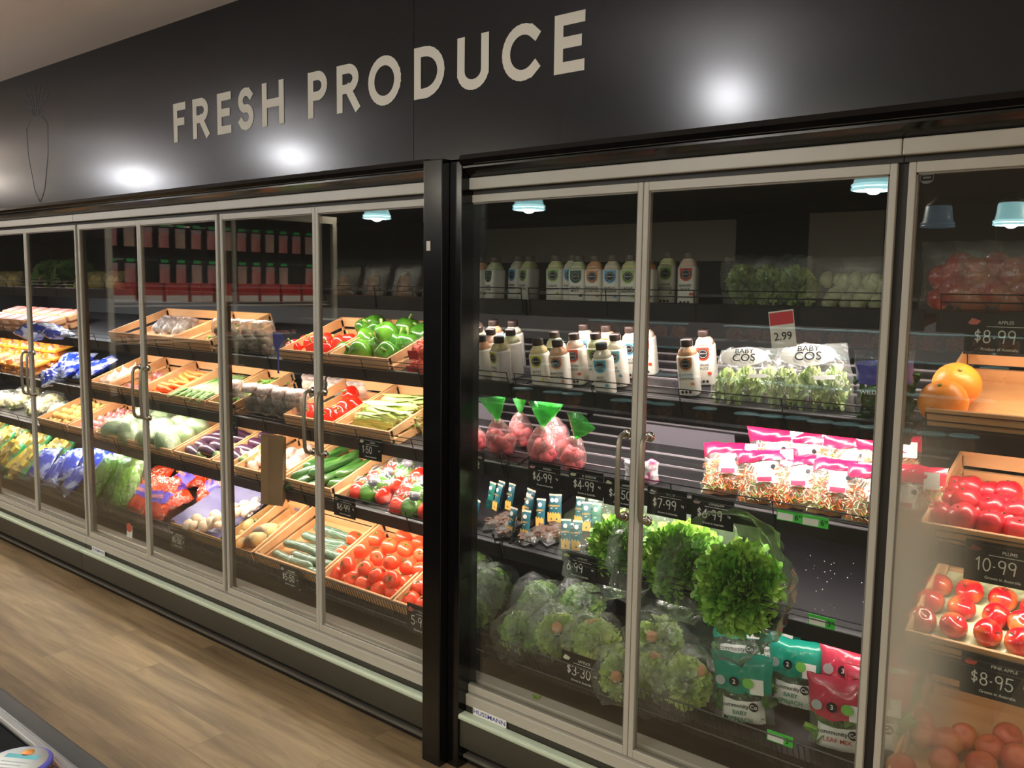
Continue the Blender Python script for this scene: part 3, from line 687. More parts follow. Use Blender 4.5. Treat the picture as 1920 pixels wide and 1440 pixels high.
# mixed capsicum packs
def cappack():
    o = pillow(MB(), .25, .115, .10, seed=3, crum=.006).build('capsicum_pack', THINF)
    for i, (x, m) in enumerate(((-.075, capr), (0, capg), (.075, capr))):
        q = bpy.data.objects.new('capsicum', m.data); link(q, o); q.location = (x, 0, .045); q.scale = (.98,.95,1.05)
        q.rotation_euler = (.2*i, .1, i)
        s = bpy.data.objects.new('stem', m.children[0].data); link(s, q)
    MB().lathe([(.001,0), (.024,0), (.024,.0006), (.001,.0006)], 18, M=Matrix.Translation((.03,-.050,.075)) @ Matrix.Rotation(PI/2+.3, 4, 'X') @ Matrix.Diagonal((1.2,.8,1,1))).build('oval_label', pm('grey_label', (90,84,90), rough=.4), o)
    return o
cp = cappack(); its = []
for (px, py, n, rz) in c4([(1270,1200,.0,.1),(1620,1330,.0,.1),(1400,1110,.03,.05),(1700,1190,.03,.1),(1560,1040,.05,.1),(1900,1260,.02,0)]):
    x, t = on(4, px, py, n+.04); o = take(cp); put(o, 4, x, t, n, (-1.0, 0, rz), 1.0); its.append((o, x, t)); o['category'] = 'capsicum pack'; o['group'] = 'mixed capsicum packs on the fourth shelf'
rows_label(its, 'clear pack of red and green capsicums beside the post, {}', .06)
# shelf 5
crate('tom', 5, (608,1072), (740,1118), 'pine crate full of red tomatoes on the bottom shelf', h=.075)
crate('tom2', 5, (742,1119), (860,1160), 'pine crate of tomatoes half hidden by the black post', h=.075)
crate('wcuke', 5, (480,1033), (606,1071), 'pine crate of long film-wrapped cucumbers on the bottom shelf', h=.075)
crate('roots', 5, (432,1018), (478,1032), 'pine crate of cream and brown root vegetables on the bottom shelf', h=.06)
pxpile(tomato, 5, c5([(1545,395,.10),(1620,435,.105),(1710,455,.10),(1800,490,.08),(1460,465,.09),(1552,505,.07),(1630,530,.11),(1725,555,.08),(1795,575,.07),(1380,548,.08),(1482,568,.085),(1545,605,.08),(1630,630,.09),(1312,600,.035),(1410,630,.05),(1475,655,.05),(1560,680,.045),(1640,700,.04),(1690,645,.045),(1340,480,.04),(1420,400,.04),(1700,385,.06),(1790,420,.05),(1500,700,.03),(1780,640,.03)]), .06, 'red tomato in bottom crate beside the post, {}', 'tomato', 'tomatoes on the bottom shelf', .05, seed=11, rotf=lambda r: (r.uniform(-.7,.7), r.uniform(-.7,.7), r.uniform(0,6)), scf=lambda r: r.uniform(1.0,1.12))
pxpile(tomato, 5, c5([(1790,670,.06),(1740,745,.04),(1815,770,.04),(1850,690,.06)]), .05, 'red tomato in crate cut off by the black post, {}', 'tomato', 'tomatoes beside the post', .05, seed=12)
pxpile(wcuke, 5, c5([(1060,510,.03),(1120,455,.05),(1180,515,.03),(1240,400,.05),(1300,370,.03),(1290,425,.04),(1240,480,.05),(1340,455,.03),(1130,555,.02),(1380,400,.03)]), .04, 'film-wrapped cucumber in bottom pine crate, {}', 'cucumber', 'wrapped cucumbers on the bottom shelf', .035, rotf=lambda r: (0, r.uniform(0,6), -PI/2+r.uniform(-.10,.05)), seed=3)
pxpile(swedep, 5, c5([(800,330,.05),(930,355,.045),(870,400,.035),(745,420,.03),(760,370,.03)]), .04, 'cream and brown root vegetable in bottom crate, {}', 'root vegetable', 'root vegetables on the bottom shelf', .05, rotf=lambda r: (r.uniform(-.3,.3), 0, -.9+r.uniform(-.3,.3)), seed=2, scf=lambda r: r.uniform(1.0,1.2))
# cardboard box of mushrooms with purple lining
CARDBD = pm('cardboard', (190,146,92), (176,132,82), 5, rough=.8)
x0, _ = on(5, 335, 975, .06); x1, _ = on(5, 425, 1012, .06)
bx = bpy.data.objects.new('cardboard_box', None); link(bx); put(bx, 5, x0, .015); wd = x1-x0
mb = MB(); mb.box(0, wd, 0, .36, .001, .005).box(0, wd, 0, .004, .005, .07).box(0, wd, .356, .36, .005, .1).box(0, .004, .004, .356, .005, .085).box(wd-.004, wd, .004, .356, .005, .085)
mb.build('box_wall', CARDBD, bx, smooth=False)
MB().sheet(lambda u, v: Vector((.006+(wd-.012)*u, .008+.34*v, .03+.06*(abs(2*u-1)**4)+.075*(v**6)+.006*noise.noise(Vector((u*9, v*9, 1))))), 20, 20).build('purple_liner', pm('purple_liner', (92,84,128), rough=.45), bx)
tag(bx, 'cardboard box of mushrooms lined with purple paper on the bottom shelf', 'box')
pxpile(mushp, 5, c5([(470,320,.07),(515,285,.08),(550,302,.075),(620,262,.08),(640,290,.08),(730,215,.08),(775,240,.08),(825,228,.08),(850,190,.08),(600,305,.07),(500,322,.07),(745,250,.09),(800,255,.08),(700,265,.08),(860,215,.08),(560,325,.065),(640,320,.07),(790,205,.08)]), .075, 'pale mushroom in the purple-lined cardboard box, {}', 'mushroom', 'mushrooms in the cardboard box', .04, seed=5, rotf=lambda r: (r.uniform(-.7,.7), r.uniform(-.7,.7), r.uniform(0,6)), scf=lambda r: r.uniform(1.0,1.4))
pc = bpy.data.objects.new('cardboard_carton', None); link(pc); x, t = on(5, 560, 955, .03)
MB().box(-.12, .12, -.1, .1, 0, .07).build('carton_body', CARDBD, pc, smooth=False)
MB().box(.0, .09, -.101, -.1003, .035, .055).build('printed_band', pm('purple_print', (110,90,120), rough=.6), pc, smooth=False)
put(pc, 5, x, t+.08, 0); tag(pc, 'low brown cardboard carton behind the root vegetables', 'box')
# carrot bags
CARB = film('orange_bag_film', tint=(255,150,90), opac=.2, base=.08, rough=.18, bump=1, bscale=25, ocol=(236,90,30))
def carrotbag(seed):
    o = pillow(MB(), .17, .24, .07, seed=seed, crum=.008).build('carrot_bag', CARB)
    mb = MB(); rn = random.Random(seed)
    for i in range(15):
        x = -.07+.01*i; y = rn.uniform(-.013,.013); z = rn.uniform(.0,.03); a = rn.uniform(-.02,.02)
        mb.tube([(x, y, .02+z), (x+a*.5, y, .10+z), (x+a, y, .18+z)], [.012,.0125,.004], 8)
    mb.build('carrots', pm('carrot_skin', (0,0,0)), o)
    lb = pillow(MB(), .17, .24, .07, -.3, .25, seed=seed, crum=.008, off=.002, front_only=True, nu=12, nv=5).build('purple_label', pm('purple_label', (78,62,160), (84,66,170), 5, rough=.35), o)
    text('CARROTS', .026, pm('orange_print', (245,150,60), rough=.5), lb, Matrix.Translation((0, -.040, .115)) @ FACE)
    return o
cb = carrotbag(4); its = []
for px, py, n, rz, rx in ((285,930,.03,.3,-1.2),(330,915,.06,-.2,-1.3),(372,905,.06,.5,-1.25),(300,965,.02,.2,-1.0),(350,940,.05,1.2,-1.3),(385,925,.05,-.6,-1.2),(265,950,.02,0,-1.1)):
    x, t = on(5, px, py, n); o = take(cb); put(o, 5, x, t-.05, n, (rx, 0, rz)); o['category'] = 'carrot bag'; o['group'] = 'carrot bags on the bottom shelf'; its.append((o, x, t))
rows_label(its, 'orange bag of carrots with purple label, bottom shelf, {}', .05)
# green bags of leaves, left
GBAG = film('green_bag_film', tint=(200,230,170), opac=.25, base=.06, rough=.25, bump=.8, ocol=(120,150,80))
def greenbag(name, W, H, T, mat, seed, inner=None, film_=None):
    o = pillow(MB(), W, H, T, seed=seed, crum=.01).build(name, film_ or GBAG)
    q = leafy('contents', H*.46, 50, mat, dome=.9, ruff=.10, wide=.6, hemi=-.8, seed=seed, fine=.02, nu=14); q.parent = o; q.location = (0, 0, H*.43); q.scale = (W/H*.95, T/H*1.0, .95); return o
gb = greenbag('celery_bag', .18, .30, .09, LEAF2, 2); its = []
for px, py, n, rz in ((185,900,.02,.2),(215,925,.02,.1),(245,945,.02,.4),(180,935,.02,-.2)):
    x, t = on(5, px, py, n); o = take(gb); put(o, 5, x, t-.06, n, (-.9, 0, rz)); o['category'] = 'vegetable bag'; o['group'] = 'green vegetable bags on the bottom shelf'; its.append((o, x, t))
rows_label(its, 'misty plastic bag of green leaves left of the carrot bags, {}', .05)
# ---- shelf 4, left part
crate('potato', 4, (78,779), (133,792), 'pine crate of washed yellow potatoes on the fourth shelf')
crate('onion', 4, (135,793), (183,805), 'pine crate of small pink onions beside the potatoes')
crate('cabbage', 4, (185,806), (325,842), 'wide pine crate of film-wrapped cabbages on the fourth shelf')
crate('egg', 4, (328,843), (401,858), 'pine crate of dark purple eggplants on the fourth shelf')
crate('egg2', 4, (403,859), (435,867), 'narrow pine crate of eggplants left of the garlic crate')
k_, a, b, d_, h_ = CR['potato']
pile(potp, 4, a+.01, b-.01, .03, .34, 6, 5, .022, 'yellow potato in pine crate at far left, {}', 'potato', 'potatoes on the fourth shelf', layers=2, seed=2, rotf=lambda r: (r.uniform(0,6), r.uniform(0,6), 0), top=.7)
k_, a, b, d_, h_ = CR['onion']
pile(onionp, 4, a+.02, b-.01, .03, .33, 5, 5, .02, 'small pink onion in crate right of the potatoes, {}', 'onion', 'pink onions on the fourth shelf', layers=1, n0=.02, seed=3)
k_, a, b, d_, h_ = CR['egg']
EGR = lambda r: (r.uniform(-.1,.1), r.uniform(0,6), -PI/2+r.uniform(-.25,.25))
pile(eggp, 4, a+.06, b-.05, .04, .32, 2, 5, .032, 'dark purple eggplant in pine crate, {}', 'eggplant', 'eggplants on the fourth shelf', n0=.02, seed=4, rotf=EGR, scf=lambda r: 1.1)
k_, a, b, d_, h_ = CR['egg2']
pile(eggp, 4, a+.05, b-.03, .06, .32, 1, 4, .032, 'purple eggplant in narrow crate beside the garlic, {}', 'eggplant', 'eggplants beside the garlic', n0=.03, seed=6, rotf=EGR, scf=lambda r: 1.0)
def cabbage(seed):
    o = MB().blob(lambda t, p: (lambda d: Vector((d.x*1.5, d.y, d.z))*.06*(1+.10*noise.noise(d*2.2+Vector((seed,0,0)))+.05*noise.noise(d*6)))(sph(t, p)), 22, 14).build('wrapped_cabbage', pm('cabbage_leaf', (170,186,146), (108,140,82), 5, rough=.45, coat=.3, bump=.8, bscale=26, stretch=(.6,2,2)))
    mb = MB(); mb.blob(lambda t, p: (lambda d: Vector((d.x*1.62, d.y*1.08, d.z*1.08))*.062*(1+.10*noise.noise(d*2.2+Vector((seed,0,0)))+.04*noise.noise(d*9)))(sph(t, p)), 24, 16); mb.build('film_wrap', CLEAR, o); return o
cab = cabbage(1)
k_, a, b, d_, h_ = CR['cabbage']
pile(cab, 4, a+.05, b-.05, .02, .30, 4, 3, .055, 'film-wrapped pale cabbage in wide pine crate, {}', 'cabbage', 'wrapped cabbages on the fourth shelf', n0=.01, seed=5, rotf=lambda r: (r.uniform(-.3,.3), r.uniform(-.3,.3), r.uniform(-.5,.5)), scf=lambda r: r.uniform(.95,1.15))
# cauliflowers far left on shelf 4
cf = bpy.data.objects.new('bagged_cauliflower', None); link(cf)
mb = MB(); rnd = random.Random(2)
for i in range(60):
    z = rnd.uniform(.1, 1); th = rnd.uniform(0, 6.28); rr = math.sqrt(1-z*z); mb.ball((rr*math.cos(th)*.06, rr*math.sin(th)*.06, z*.05+.02), .016, nu=7, nv=5, amp=.5, seed=i)
mb.ball((0,0,.03), .055, nu=12, nv=8)
mb.build('cauliflower_head', pm('cauliflower', (222,212,176), (196,186,140), 20, rough=.7), cf)
leafy('outer_leaves', .085, 14, LEAF2, dome=.5, hemi=-.1, seed=4).parent = cf
MB().ball((0,0,.035), .088, 1.1, 1.1, .8, 16, 12, .3, 3).build('film_wrap', CLEAR, cf)
its = []
for px, py in ((35,752),(70,762),(95,750),(110,768),(55,735),(10,748)):
    x, t = on(4, px, py, .04); o = take(cf); put(o, 4, x, t, 0, (.2,.1,px*.1), .95); o['category'] = 'cauliflower'; o['group'] = 'bagged cauliflowers at far left'; its.append((o, x, t))
rows_label(its, 'bagged cream cauliflower at the far left, {}', .06)
# ---- shelf 3, left part
crate('garl3', 3, (160,716), (202,720), 'pine crate of white garlic on the third shelf beside the blue bags')
crate('emp3', 3, (204,720), (258,729), 'pine crate of small dark packs left of the carrots')
crate('car3', 3, (259,729), (316,738), 'pine crate of loose orange carrots on the third shelf')
crate('leek3', 3, (318,738), (388,750), 'pine crate of green and white leeks on the third shelf')
crate('leek4', 3, (390,751), (437,758), 'pine crate of green beans left of the netted bags')
k_, a, b, d_, h_ = CR['garl3']; pile(garlicp, 3, a+.02, b-.02, .04, .3, 3, 4, .026, 'white garlic bulb in crate beside blue bags, {}', 'garlic', 'garlic on the third shelf', n0=.02, seed=6, scf=lambda r: r.uniform(1, 1.3))
k_, a, b, d_, h_ = CR['emp3']; pile(onionp, 3, a+.03, b-.03, .04, .3, 4, 3, .022, 'small dark pink shallot in pine crate left of carrots, {}', 'shallot', 'shallots on the third shelf', n0=.005, seed=8)
k_, a, b, d_, h_ = CR['car3']; pile(carrotp, 3, a+.09, b-.08, .03, .33, 2, 7, .02, 'orange carrot in pine crate on third shelf, {}', 'carrot', 'carrots on the third shelf', layers=2, n0=.01, seed=9, rotf=lambda r: (r.uniform(-.1,.1), 0, -PI/2+r.uniform(-.35,.35)), scf=lambda r: r.uniform(1.0,1.2))
def leek():
    n = 10; o = MB().tube([(0, -.16+.32*i/n, 0) for i in range(n+1)], [.010]+[.013]*5+[.014,.016,.018,.016,.006], 10).build('leek', pm('leek_white', (184,194,150), (90,130,56), 4, rough=.45, stretch=(1,1.5,1)))
    mb = MB()
    for i in range(5):
        a = -.5+.25*i; mb.sheet(lambda u, v, a=a: Vector(((u-.5)*.024*(1-v*.7)+math.sin(a)*.11*v, .10+.11*v*math.cos(a), .012+.015*math.sin(v*3+a*4))), 2, 6)
    mb.build('green_leaves', LEAF, o); return o
lk = leek()
k_, a, b, d_, h_ = CR['leek3']; pile(lk, 3, a+.03, b-.03, .15, .22, 7, 1, .015, 'leek in pine crate right of the carrots, {}', 'leek', 'leeks on the third shelf', layers=1, n0=.04, seed=3, rotf=lambda r: (0, 0, PI+r.uniform(-.3,.3)), scf=lambda r: .95)
def bean():
    o = MB().tube([(.008*math.sin(i*.5), -.06+.012*i, .004*math.sin(i*.4)) for i in range(11)], [.002]+[.0045]*9+[.002], 6).build('green_bean', pm('bean_green', (90,134,50), (130,166,80), 10, rough=.5)); 
    MB().tube([(0,-.060,0),(0,-.068,.001)], [.002,.001], 5).build('bean_tip', pm('bean_tip', (150,150,90), rough=.7), o); return o
bn = bean()
k_, a, b, d_, h_ = CR['leek4']; pile(bn, 3, a+.05, b-.03, .06, .33, 3, 10, .006, 'green bean heaped in crate left of netted bags, {}', 'bean', 'green beans on the third shelf', n0=.05, seed=3, layers=2, rotf=lambda r: (0, 0, r.uniform(0,6)), scf=lambda r: 1.2)
# netted / clear bags (dark greens) on shelf 3, x 440-560
WB = film('white_print_bag', opac=.16, base=.06, rough=.25, bump=.8, ocol=(225,205,200))
def netbag(name, cmat, W=.13, H=.15, T=.09, seed=1, f=None):
    o = pillow(MB(), W, H, T, seed=seed, crum=.008).build(name, f or WB); lumps(MB(), 16, W*.92, H*.85, T*.85, .022, seed, .3, .12, .72).build('contents', cmat, o)
    if f is None: pillow(MB(), W, H, T, .5, 1, seed=seed, crum=.008, off=.0015, nv=5).build('white_header', pm('white_header', (206,186,182), (150,120,110), 60, rough=.4), o)
    return o
HERB = pm('dark_sprouts', (60,50,30), (96,80,52), 24, rough=.7)
nb = netbag('sprout_bag', HERB); its = []
for px, py in ((447,768),(483,776),(512,780),(540,786),(566,790)):
    x, t = on(3, px, py, 0); o = take(nb); put(o, 3, x, max(.05, t), 0, (-.1,0,.1)); o['category'] = 'vegetable bag'; o['group'] = 'brown and white bags on the third shelf'; its.append((o, x, 0))
rows_label(its, 'white printed bag of brown sprouts left of the red capsicum crate, {}', 1)
nb2 = netbag('mushroom_bag', pm('pale_lumps', (226,206,186), rough=.7), W=.16, H=.09, seed=5); its = []
for px, py in ((578,742),(620,752),(655,758)):
    x, t = on(3, px, py, 0); o = take(nb2); put(o, 3, x, max(.37, t), 0, (-.3,0,.1)); o['category'] = 'vegetable bag'; o['group'] = 'pale bags behind the red capsicums'; its.append((o, x, 0))
rows_label(its, 'pale clear bag behind the red capsicum crate on third shelf, {}', 1)
# blue bags and yellow trays
def solidbag(name, W, H, T, c1, c2, seed, lab=None, labtxt=None):
    o = pillow(MB(), W, H, T, seed=seed, crum=.010).build(name, pm(name+'_'+str(c1[2]), c1, c2, 14, rough=.22, coat=.5, bump=.3, bscale=30, lo=.5, hi=.56))
    pillow(MB(), W, H, T, -1, -.92, seed=seed, crum=.01, off=.003, nv=2).build('seal', pm('clear_seal', (190,200,220), rough=.3), o)
    return o
bb = solidbag('blue_bag', .16, .2, .07, (22,50,160), (150,155,190), 3); its = []
for px, py, n, rz in ((105,706,.02,.3),(130,700,.05,-.2),(155,690,.06,.5),(120,712,.02,1.2),(165,704,.03,.1),(185,694,.05,-.4),(140,686,.07,.8)):
    x, t = on(3, px, py, n); o = take(bb); put(o, 3, x, t-.06, n, (-1.3,0,rz), .9); o['category'] = 'bag'; o['group'] = 'blue bags on the third shelf'; its.append((o, x, t))
rows_label(its, 'blue and white plastic bag on the third shelf, {}', .06)
its = []
for px, py, n, rz in ((80,890,.03,.3),(105,905,.02,.1),(135,915,.02,-.4),(145,890,.05,.6),(200,880,.1,.5),(175,872,.1,.2)):
    x, t = on(5, px, py, n); o = copy_tree(bb); put(o, 5, x, t-.05, n, (-1.1,0,rz), 1.1); o['category'] = 'bag'; o['group'] = 'blue bags on the bottom shelf'; its.append((o, x, t))
rows_label(its, 'dark blue plastic bag on the bottom shelf at left, {}', .06)
def tray(name, W, D, H, cm, mm, seed, lid=None):
    o = MB().box(-W/2, W/2, -D/2, D/2, 0, H*.35).build(name, cm, smooth=False); bevel(o, .004)
    mb = MB(); rnd = random.Random(seed)
    for i in range(9): 
        x = rnd.uniform(-.35,.35)*W; y = rnd.uniform(-.35,.35)*D; mb.box(-W*.16, W*.16, -D*.14, D*.14, 0, H*.6, Matrix.Translation((x, y, H*.35)) @ Matrix.Rotation(rnd.uniform(0,3), 4, 'Z'))
    mb.build('contents', mm, o, smooth=False)
    MB().sheet(lambda u, v: Vector(((u-.5)*W, (v-.5)*D, H*(.4+.6*math.sin(PI*u)**.3*math.sin(PI*v)**.3))), 10, 10).build('film_lid', CLEAR, o)
    return o
yt = tray('pumpkin_tray', .19, .14, .05, pm('tray_yellow', (236,160,50), rough=.5), pm('pumpkin_flesh', (246,160,48), (230,130,30), 8, rough=.5), 3)
for layer in range(3):
    its = []
    for i in range(5):
        for j in range(2):
            if layer == 2 and j == 0: continue
            o = take(yt); x = -6.98+.215*i; t = .1+.16*j; put(o, 3, x+.02*layer, t+.015*layer, layer*.052, (0,0,.05*(i % 3))); o['category'] = 'tray'; o['group'] = 'yellow pumpkin trays on the third shelf'; its.append((o, x, t))
    rows_label(its, 'yellow tray of cut pumpkin at far left, '+('bottom layer','middle layer','top layer')[layer]+', {}', .08)
gt = tray('salad_tray', .2, .15, .05, pm('tray_green', (30,170,90), rough=.4), pm('sliced_veg', (226,196,70), (190,150,60), 9, rough=.5), 5)
its = []
for px, py, n in ((10,870,.03),(40,880,.03),(25,850,.08),(60,862,.06),(12,825,.08),(50,835,.08),(90,860,.05),(80,830,.08),(115,845,.05),(5,800,.1),(40,810,.1)):
    x, t = on(5, px, py, n); o = take(gt); put(o, 5, x, t, n, (.5,0,.3*math.sin(px))); o['category'] = 'tray'; o['group'] = 'green and yellow trays at far left'; its.append((o, x, t))
rows_label(its, 'green tray of sliced yellow vegetables at far left bottom, {}', .06)
# ---- shelf 2, left part
pk = MB().box(-.08, .08, -.06, .06, 0, .045).build('pink_pack', pm('kraft_pack', (206,146,100), rough=.6), smooth=False); bevel(pk, .012, 3)
MB().box(-.074, .074, -.054, .054, .0452, .0462).build('pink_sleeve', pm('pink_sleeve', (236,120,110), (244,170,160), 12, rough=.5), pk, smooth=False)
MB().box(-.06, .02, -.0612, -.0604, .012, .036).build('front_label', pm('pink_front', (240,150,130), (250,230,220), 40, rough=.5), pk, smooth=False)
for layer in range(2):
    its = []
    for i in range(6):
        for j in range(2):
            o = take(pk); x = -6.72+.18*i+(.01*layer); t = .09+.14*j; put(o, 2, x, t, .047*layer, (0,0,.06*((i*7+j) % 3-1))); o['category'] = 'egg pack'; o['group'] = 'pink and kraft packs at far left'; its.append((o, x, t))
    rows_label(its, 'kraft pack with pink sleeve on second shelf, '+('under layer','top layer')[layer]+', {}', .08)
crate('s2crate', 2, (184,628), (300,640), 'large pale pine crate with green trays on the second shelf', h=.08)
crate('s2crateb', 2, (302,640), (372,646), 'pale pine crate left of the meat case reflection on the second shelf', h=.08)
k_, a, b, d_, h_ = CR['s2crate']
its = []
for i in range(3):
    o = copy_tree(nb); put(o, 2, a+.12+.13*i, .2, .008, (-1.2,0,.2*i), .9); o['category'] = 'vegetable bag'; o['group'] = 'bags inside the large pale crate'; its.append((o, i, 0))
rows_label(its, 'limp bag of herbs lying in the large pale crate, {}', 1)
k_, a, b, d_, h_ = CR['s2crateb']; pile(bn, 2, a+.05, b-.05, .06, .33, 3, 6, .006, 'green bean in the pale crate on the second shelf, {}', 'bean', 'green beans on the second shelf', n0=.02, seed=5, rotf=lambda r: (0, 0, r.uniform(0,6)), scf=lambda r: 1.2)
wp = solidbag('blue_white_pack', .13, .16, .06, (225,220,235), (70,80,170), 6); its = []
for px, py, n in ((105,618,.03),(130,614,.05),(90,628,.02),(150,622,.02)):
    x, t = on(2, px, py, n); o = take(wp); put(o, 2, x, t-.05, n, (-1.2,0,.02*px)); o['category'] = 'bag'; o['group'] = 'white packs on the second shelf'; its.append((o, x, t))
rows_label(its, 'white and purple soft pack right of the pink packs, {}', .06)
gb2 = netbag('mixed_herb_bag', HERB, W=.14, H=.16, T=.09, seed=7, f=film('dark_bag', opac=.2, base=.06, rough=.25, bump=.8, ocol=(150,130,120))); its = []
for px, py in ((400,680),(432,672),(465,680),(495,676)):
    x, t = on(2, px, min(py,665), 0); o = take(gb2); put(o, 2, x, .08, 0, (-.3,0,.1)); o['category'] = 'vegetable bag'; o['group'] = 'dark bags on the second shelf'; its.append((o, x, 0))
rows_label(its, 'dark clear bag of mushrooms left of the red capsicums, {}', 1)
# ---- shelf 1 left: bunches and bags (dim)
bun = leafy('kale_bunch', .17, 46, pm('dark_green_leaf', (60,92,44), (84,116,56), 10, rough=.5), dome=1.3, hemi=.3, seed=6, ruff=.07)
MB().tube([(0,0,-.03),(0,0,.05)], .02, 8).build('stalks', LEAF2, bun)
its = []
for px in (85,112,135):
    x, t = on(1, px, 545, 0); o = take(bun); put(o, 1, x, .12, .04, (.3,0,px)); o['category'] = 'kale'; o['group'] = 'dark green bunches on the top shelf'; its.append((o, x, 0))
rows_label(its, 'dark green leafy bunch on the dim top shelf at left, {}', 1)
yb = netbag('yellow_bag', pm('yellow_lumps', (190,160,70), rough=.6), W=.2, H=.12, T=.1, seed=9, f=film('yellow_film', opac=.3, base=.05, rough=.25, bump=.8, ocol=(190,160,80))); its = []
for px, py in ((5,540),(30,541),(150,549),(172,551)):
    x, t = on(1, px, py, 0); o = take(yb); put(o, 1, x, .1, 0, (-.2,0,.1)); o['category'] = 'bag'; o['group'] = 'yellowish bags on the top shelf'; its.append((o, x, 0))
rows_label(its, 'yellowish bag on the dim top shelf at far left, {}', 1)
nutb = netbag('nut_bag', pm('brown_lumps', (170,120,84), (120,80,54), 20, rough=.6), W=.17, H=.15, T=.08, seed=12, f=film('nut_film', opac=.14, base=.09, rough=.18, bump=1, ocol=(190,180,165))); its = []
for i in range(5):
    for j in range(2):
        o = take(nutb); x = -3.05+.19*i+.05*j; put(o, 1, x, .07+.13*j, 0, (-.35,.1*math.sin(i*3),.2*math.sin(i*5)), .95); o['category'] = 'bag'; o['group'] = 'clear bags on the top shelf left of the post'; its.append((o, x, j*.2))
rows_label(its, 'clear bag of brown roots by the post, {}', .1)
# brown paper bags on a hook, shelf flag
pb = bpy.data.objects.new('paper_bag_bundle', None); link(pb)
P0 = onY(510, 815, 2.235); P1 = onY(497, 945, 2.235)
h_ = P0.z-P1.z
mb = MB()
for i in range(7): mb.box(-.052, .052, .004*i, .004*i+.003, -h_+.004*i, -.002*i, Matrix.Rotation(.012*math.sin(i*3), 4, 'Y'))
mb.build('brown_bags', pm('kraft_paper', (150,124,94), (130,104,76), 5, rough=.8, bump=.2, bscale=20), pb, smooth=False)
MB().box(-.052, -.018, -.0015, -.0005, -h_, -.01).build('folded_gusset', pm('kraft_dark', (150,122,88), rough=.8), pb, smooth=False)
MB().tube([(0,.01,-.01),(0,.012,.03),(0,.03,.13)], .0015, 5).build('hook', WIRE, pb)
pb.location = (P0.x, 2.235, P0.z); pb.rotation_euler = (.05, .05, .45)
tag(pb, 'bundle of brown paper bags hanging from a hook before the garlic', 'paper bags')
fl = bpy.data.objects.new('shelf_flag', None); link(fl); p = onY(522, 700, 2.27)
MB().box(-.004, .004, -.002, .002, -.0, .10).build('pole', pm('flag_blue', (66,70,150), rough=.4), fl, smooth=False)
mb = MB(); mb.add([(a, y, z) for y in (-.002, .002) for a, z in ((-.035,.175),(.03,.175),(.045,.16),(.01,.11),(-.01,.095),(-.03,.12))], [(0,1,2,3,4,5),(11,10,9,8,7,6)]+[(i,(i+1) % 6,(i+1) % 6+6,i+6) for i in range(6)])
mb.build('flag_plate', MATS['flag_blue'], fl, smooth=False); fl.location = p; tag(fl, 'small blue plastic shelf flag left of the red capsicums', 'shelf marker')

# ================================================================== RIGHT CASE
def bottle(sh, shoulder, line1, line2, bandc=None):
    o = MB().lathe([(.029,0), (.0305,.004), (.0305,.118), (.029,.126)], 28, sq=5).build('sauce_bottle', pm('bottle_sleeve', (232,226,214), rough=.45))
    MB().lathe([(.029,.126), (.025,.140), (.0165,.150), (.016,.154)], 28, sq=3).build('shoulder', pm('shoulder_%d%d' % (shoulder[1], shoulder[2]), shoulder, rough=.3, coat=.3), o)
    cm = MB(); cm.lathe([(.0185,.152), (.0190,.154), (.0190,.170), (.0180,.173)], 24); cm.build('cap', pm('cap_dark', (44,30,26), rough=.4), o)
    mb = MB(); pts = [(-.020,.122),(.020,.122),(.020,.098),(.017,.089),(.009,.082),(0,.080),(-.009,.082),(-.017,.089),(-.020,.098)]
    mb.add([(a, -.0312, z) for a, z in pts], [tuple(range(9))]); mb.build('shield', pm('shield_%d%d%d' % sh, sh, rough=.5), o, smooth=False)
    mb = MB(); c = Vector((0,-.0316,.102)); n = 40
    mb.add([c]+[c+Vector((math.cos(2*PI*i/n), 0, math.sin(2*PI*i/n)))*(.0168 if i % 2 else .0152) for i in range(n)], [(0, 1+i, 1+(i+1) % n) for i in range(n)])
    sl = mb.build('seal', INK, o, smooth=False)
    mb = MB(); 
    for i in range(24):
        a0, a1 = 2*PI*i/24, 2*PI*(i+1)/24; c = Vector((0,-.0319,.102)); mb.add([c+Vector((math.cos(q), 0, math.sin(q)))*r for q, r in ((a0,.0120),(a1,.0120),(a1,.0127),(a0,.0127))], [(0,1,2,3)])
    mb.build('seal_ring', WHITE, sl, smooth=False)
    M = lambda z, x=0: Matrix.Translation((x, -.0318, z)) @ FACE
    text(line1, .0105, INK, o, M(.066, -.002)); text(line2, .0105, INK, o, M(.055, -.002)); text('DRESSING CO', .0032, WHITE, sl, M(.1025))
    mb = MB()
    for x in (-.016, -.004, .008):
        c = Vector((x,-.0316,.013)); mb.add([c]+[c+Vector((math.cos(2*PI*i/14), 0, math.sin(2*PI*i/14)))*.0045 for i in range(14)], [(0,1+i,1+(i+1) % 14) for i in range(14)])
    mb.build('round_icon', INK, o, smooth=False)
    mb = MB(); mb.add([(a*.8+.010, -.0316, z*.8+.008) for a, z in ((.0,.04),(.006,.046),(.01,.044),(.013,.047),(.018,.038),(.014,.032),(.009,.034),(.003,.033))], [tuple(range(8))])
    mb.build('map_mark', pm('mark_%d%d%d' % sh, sh, rough=.5), o, smooth=False)
    return o
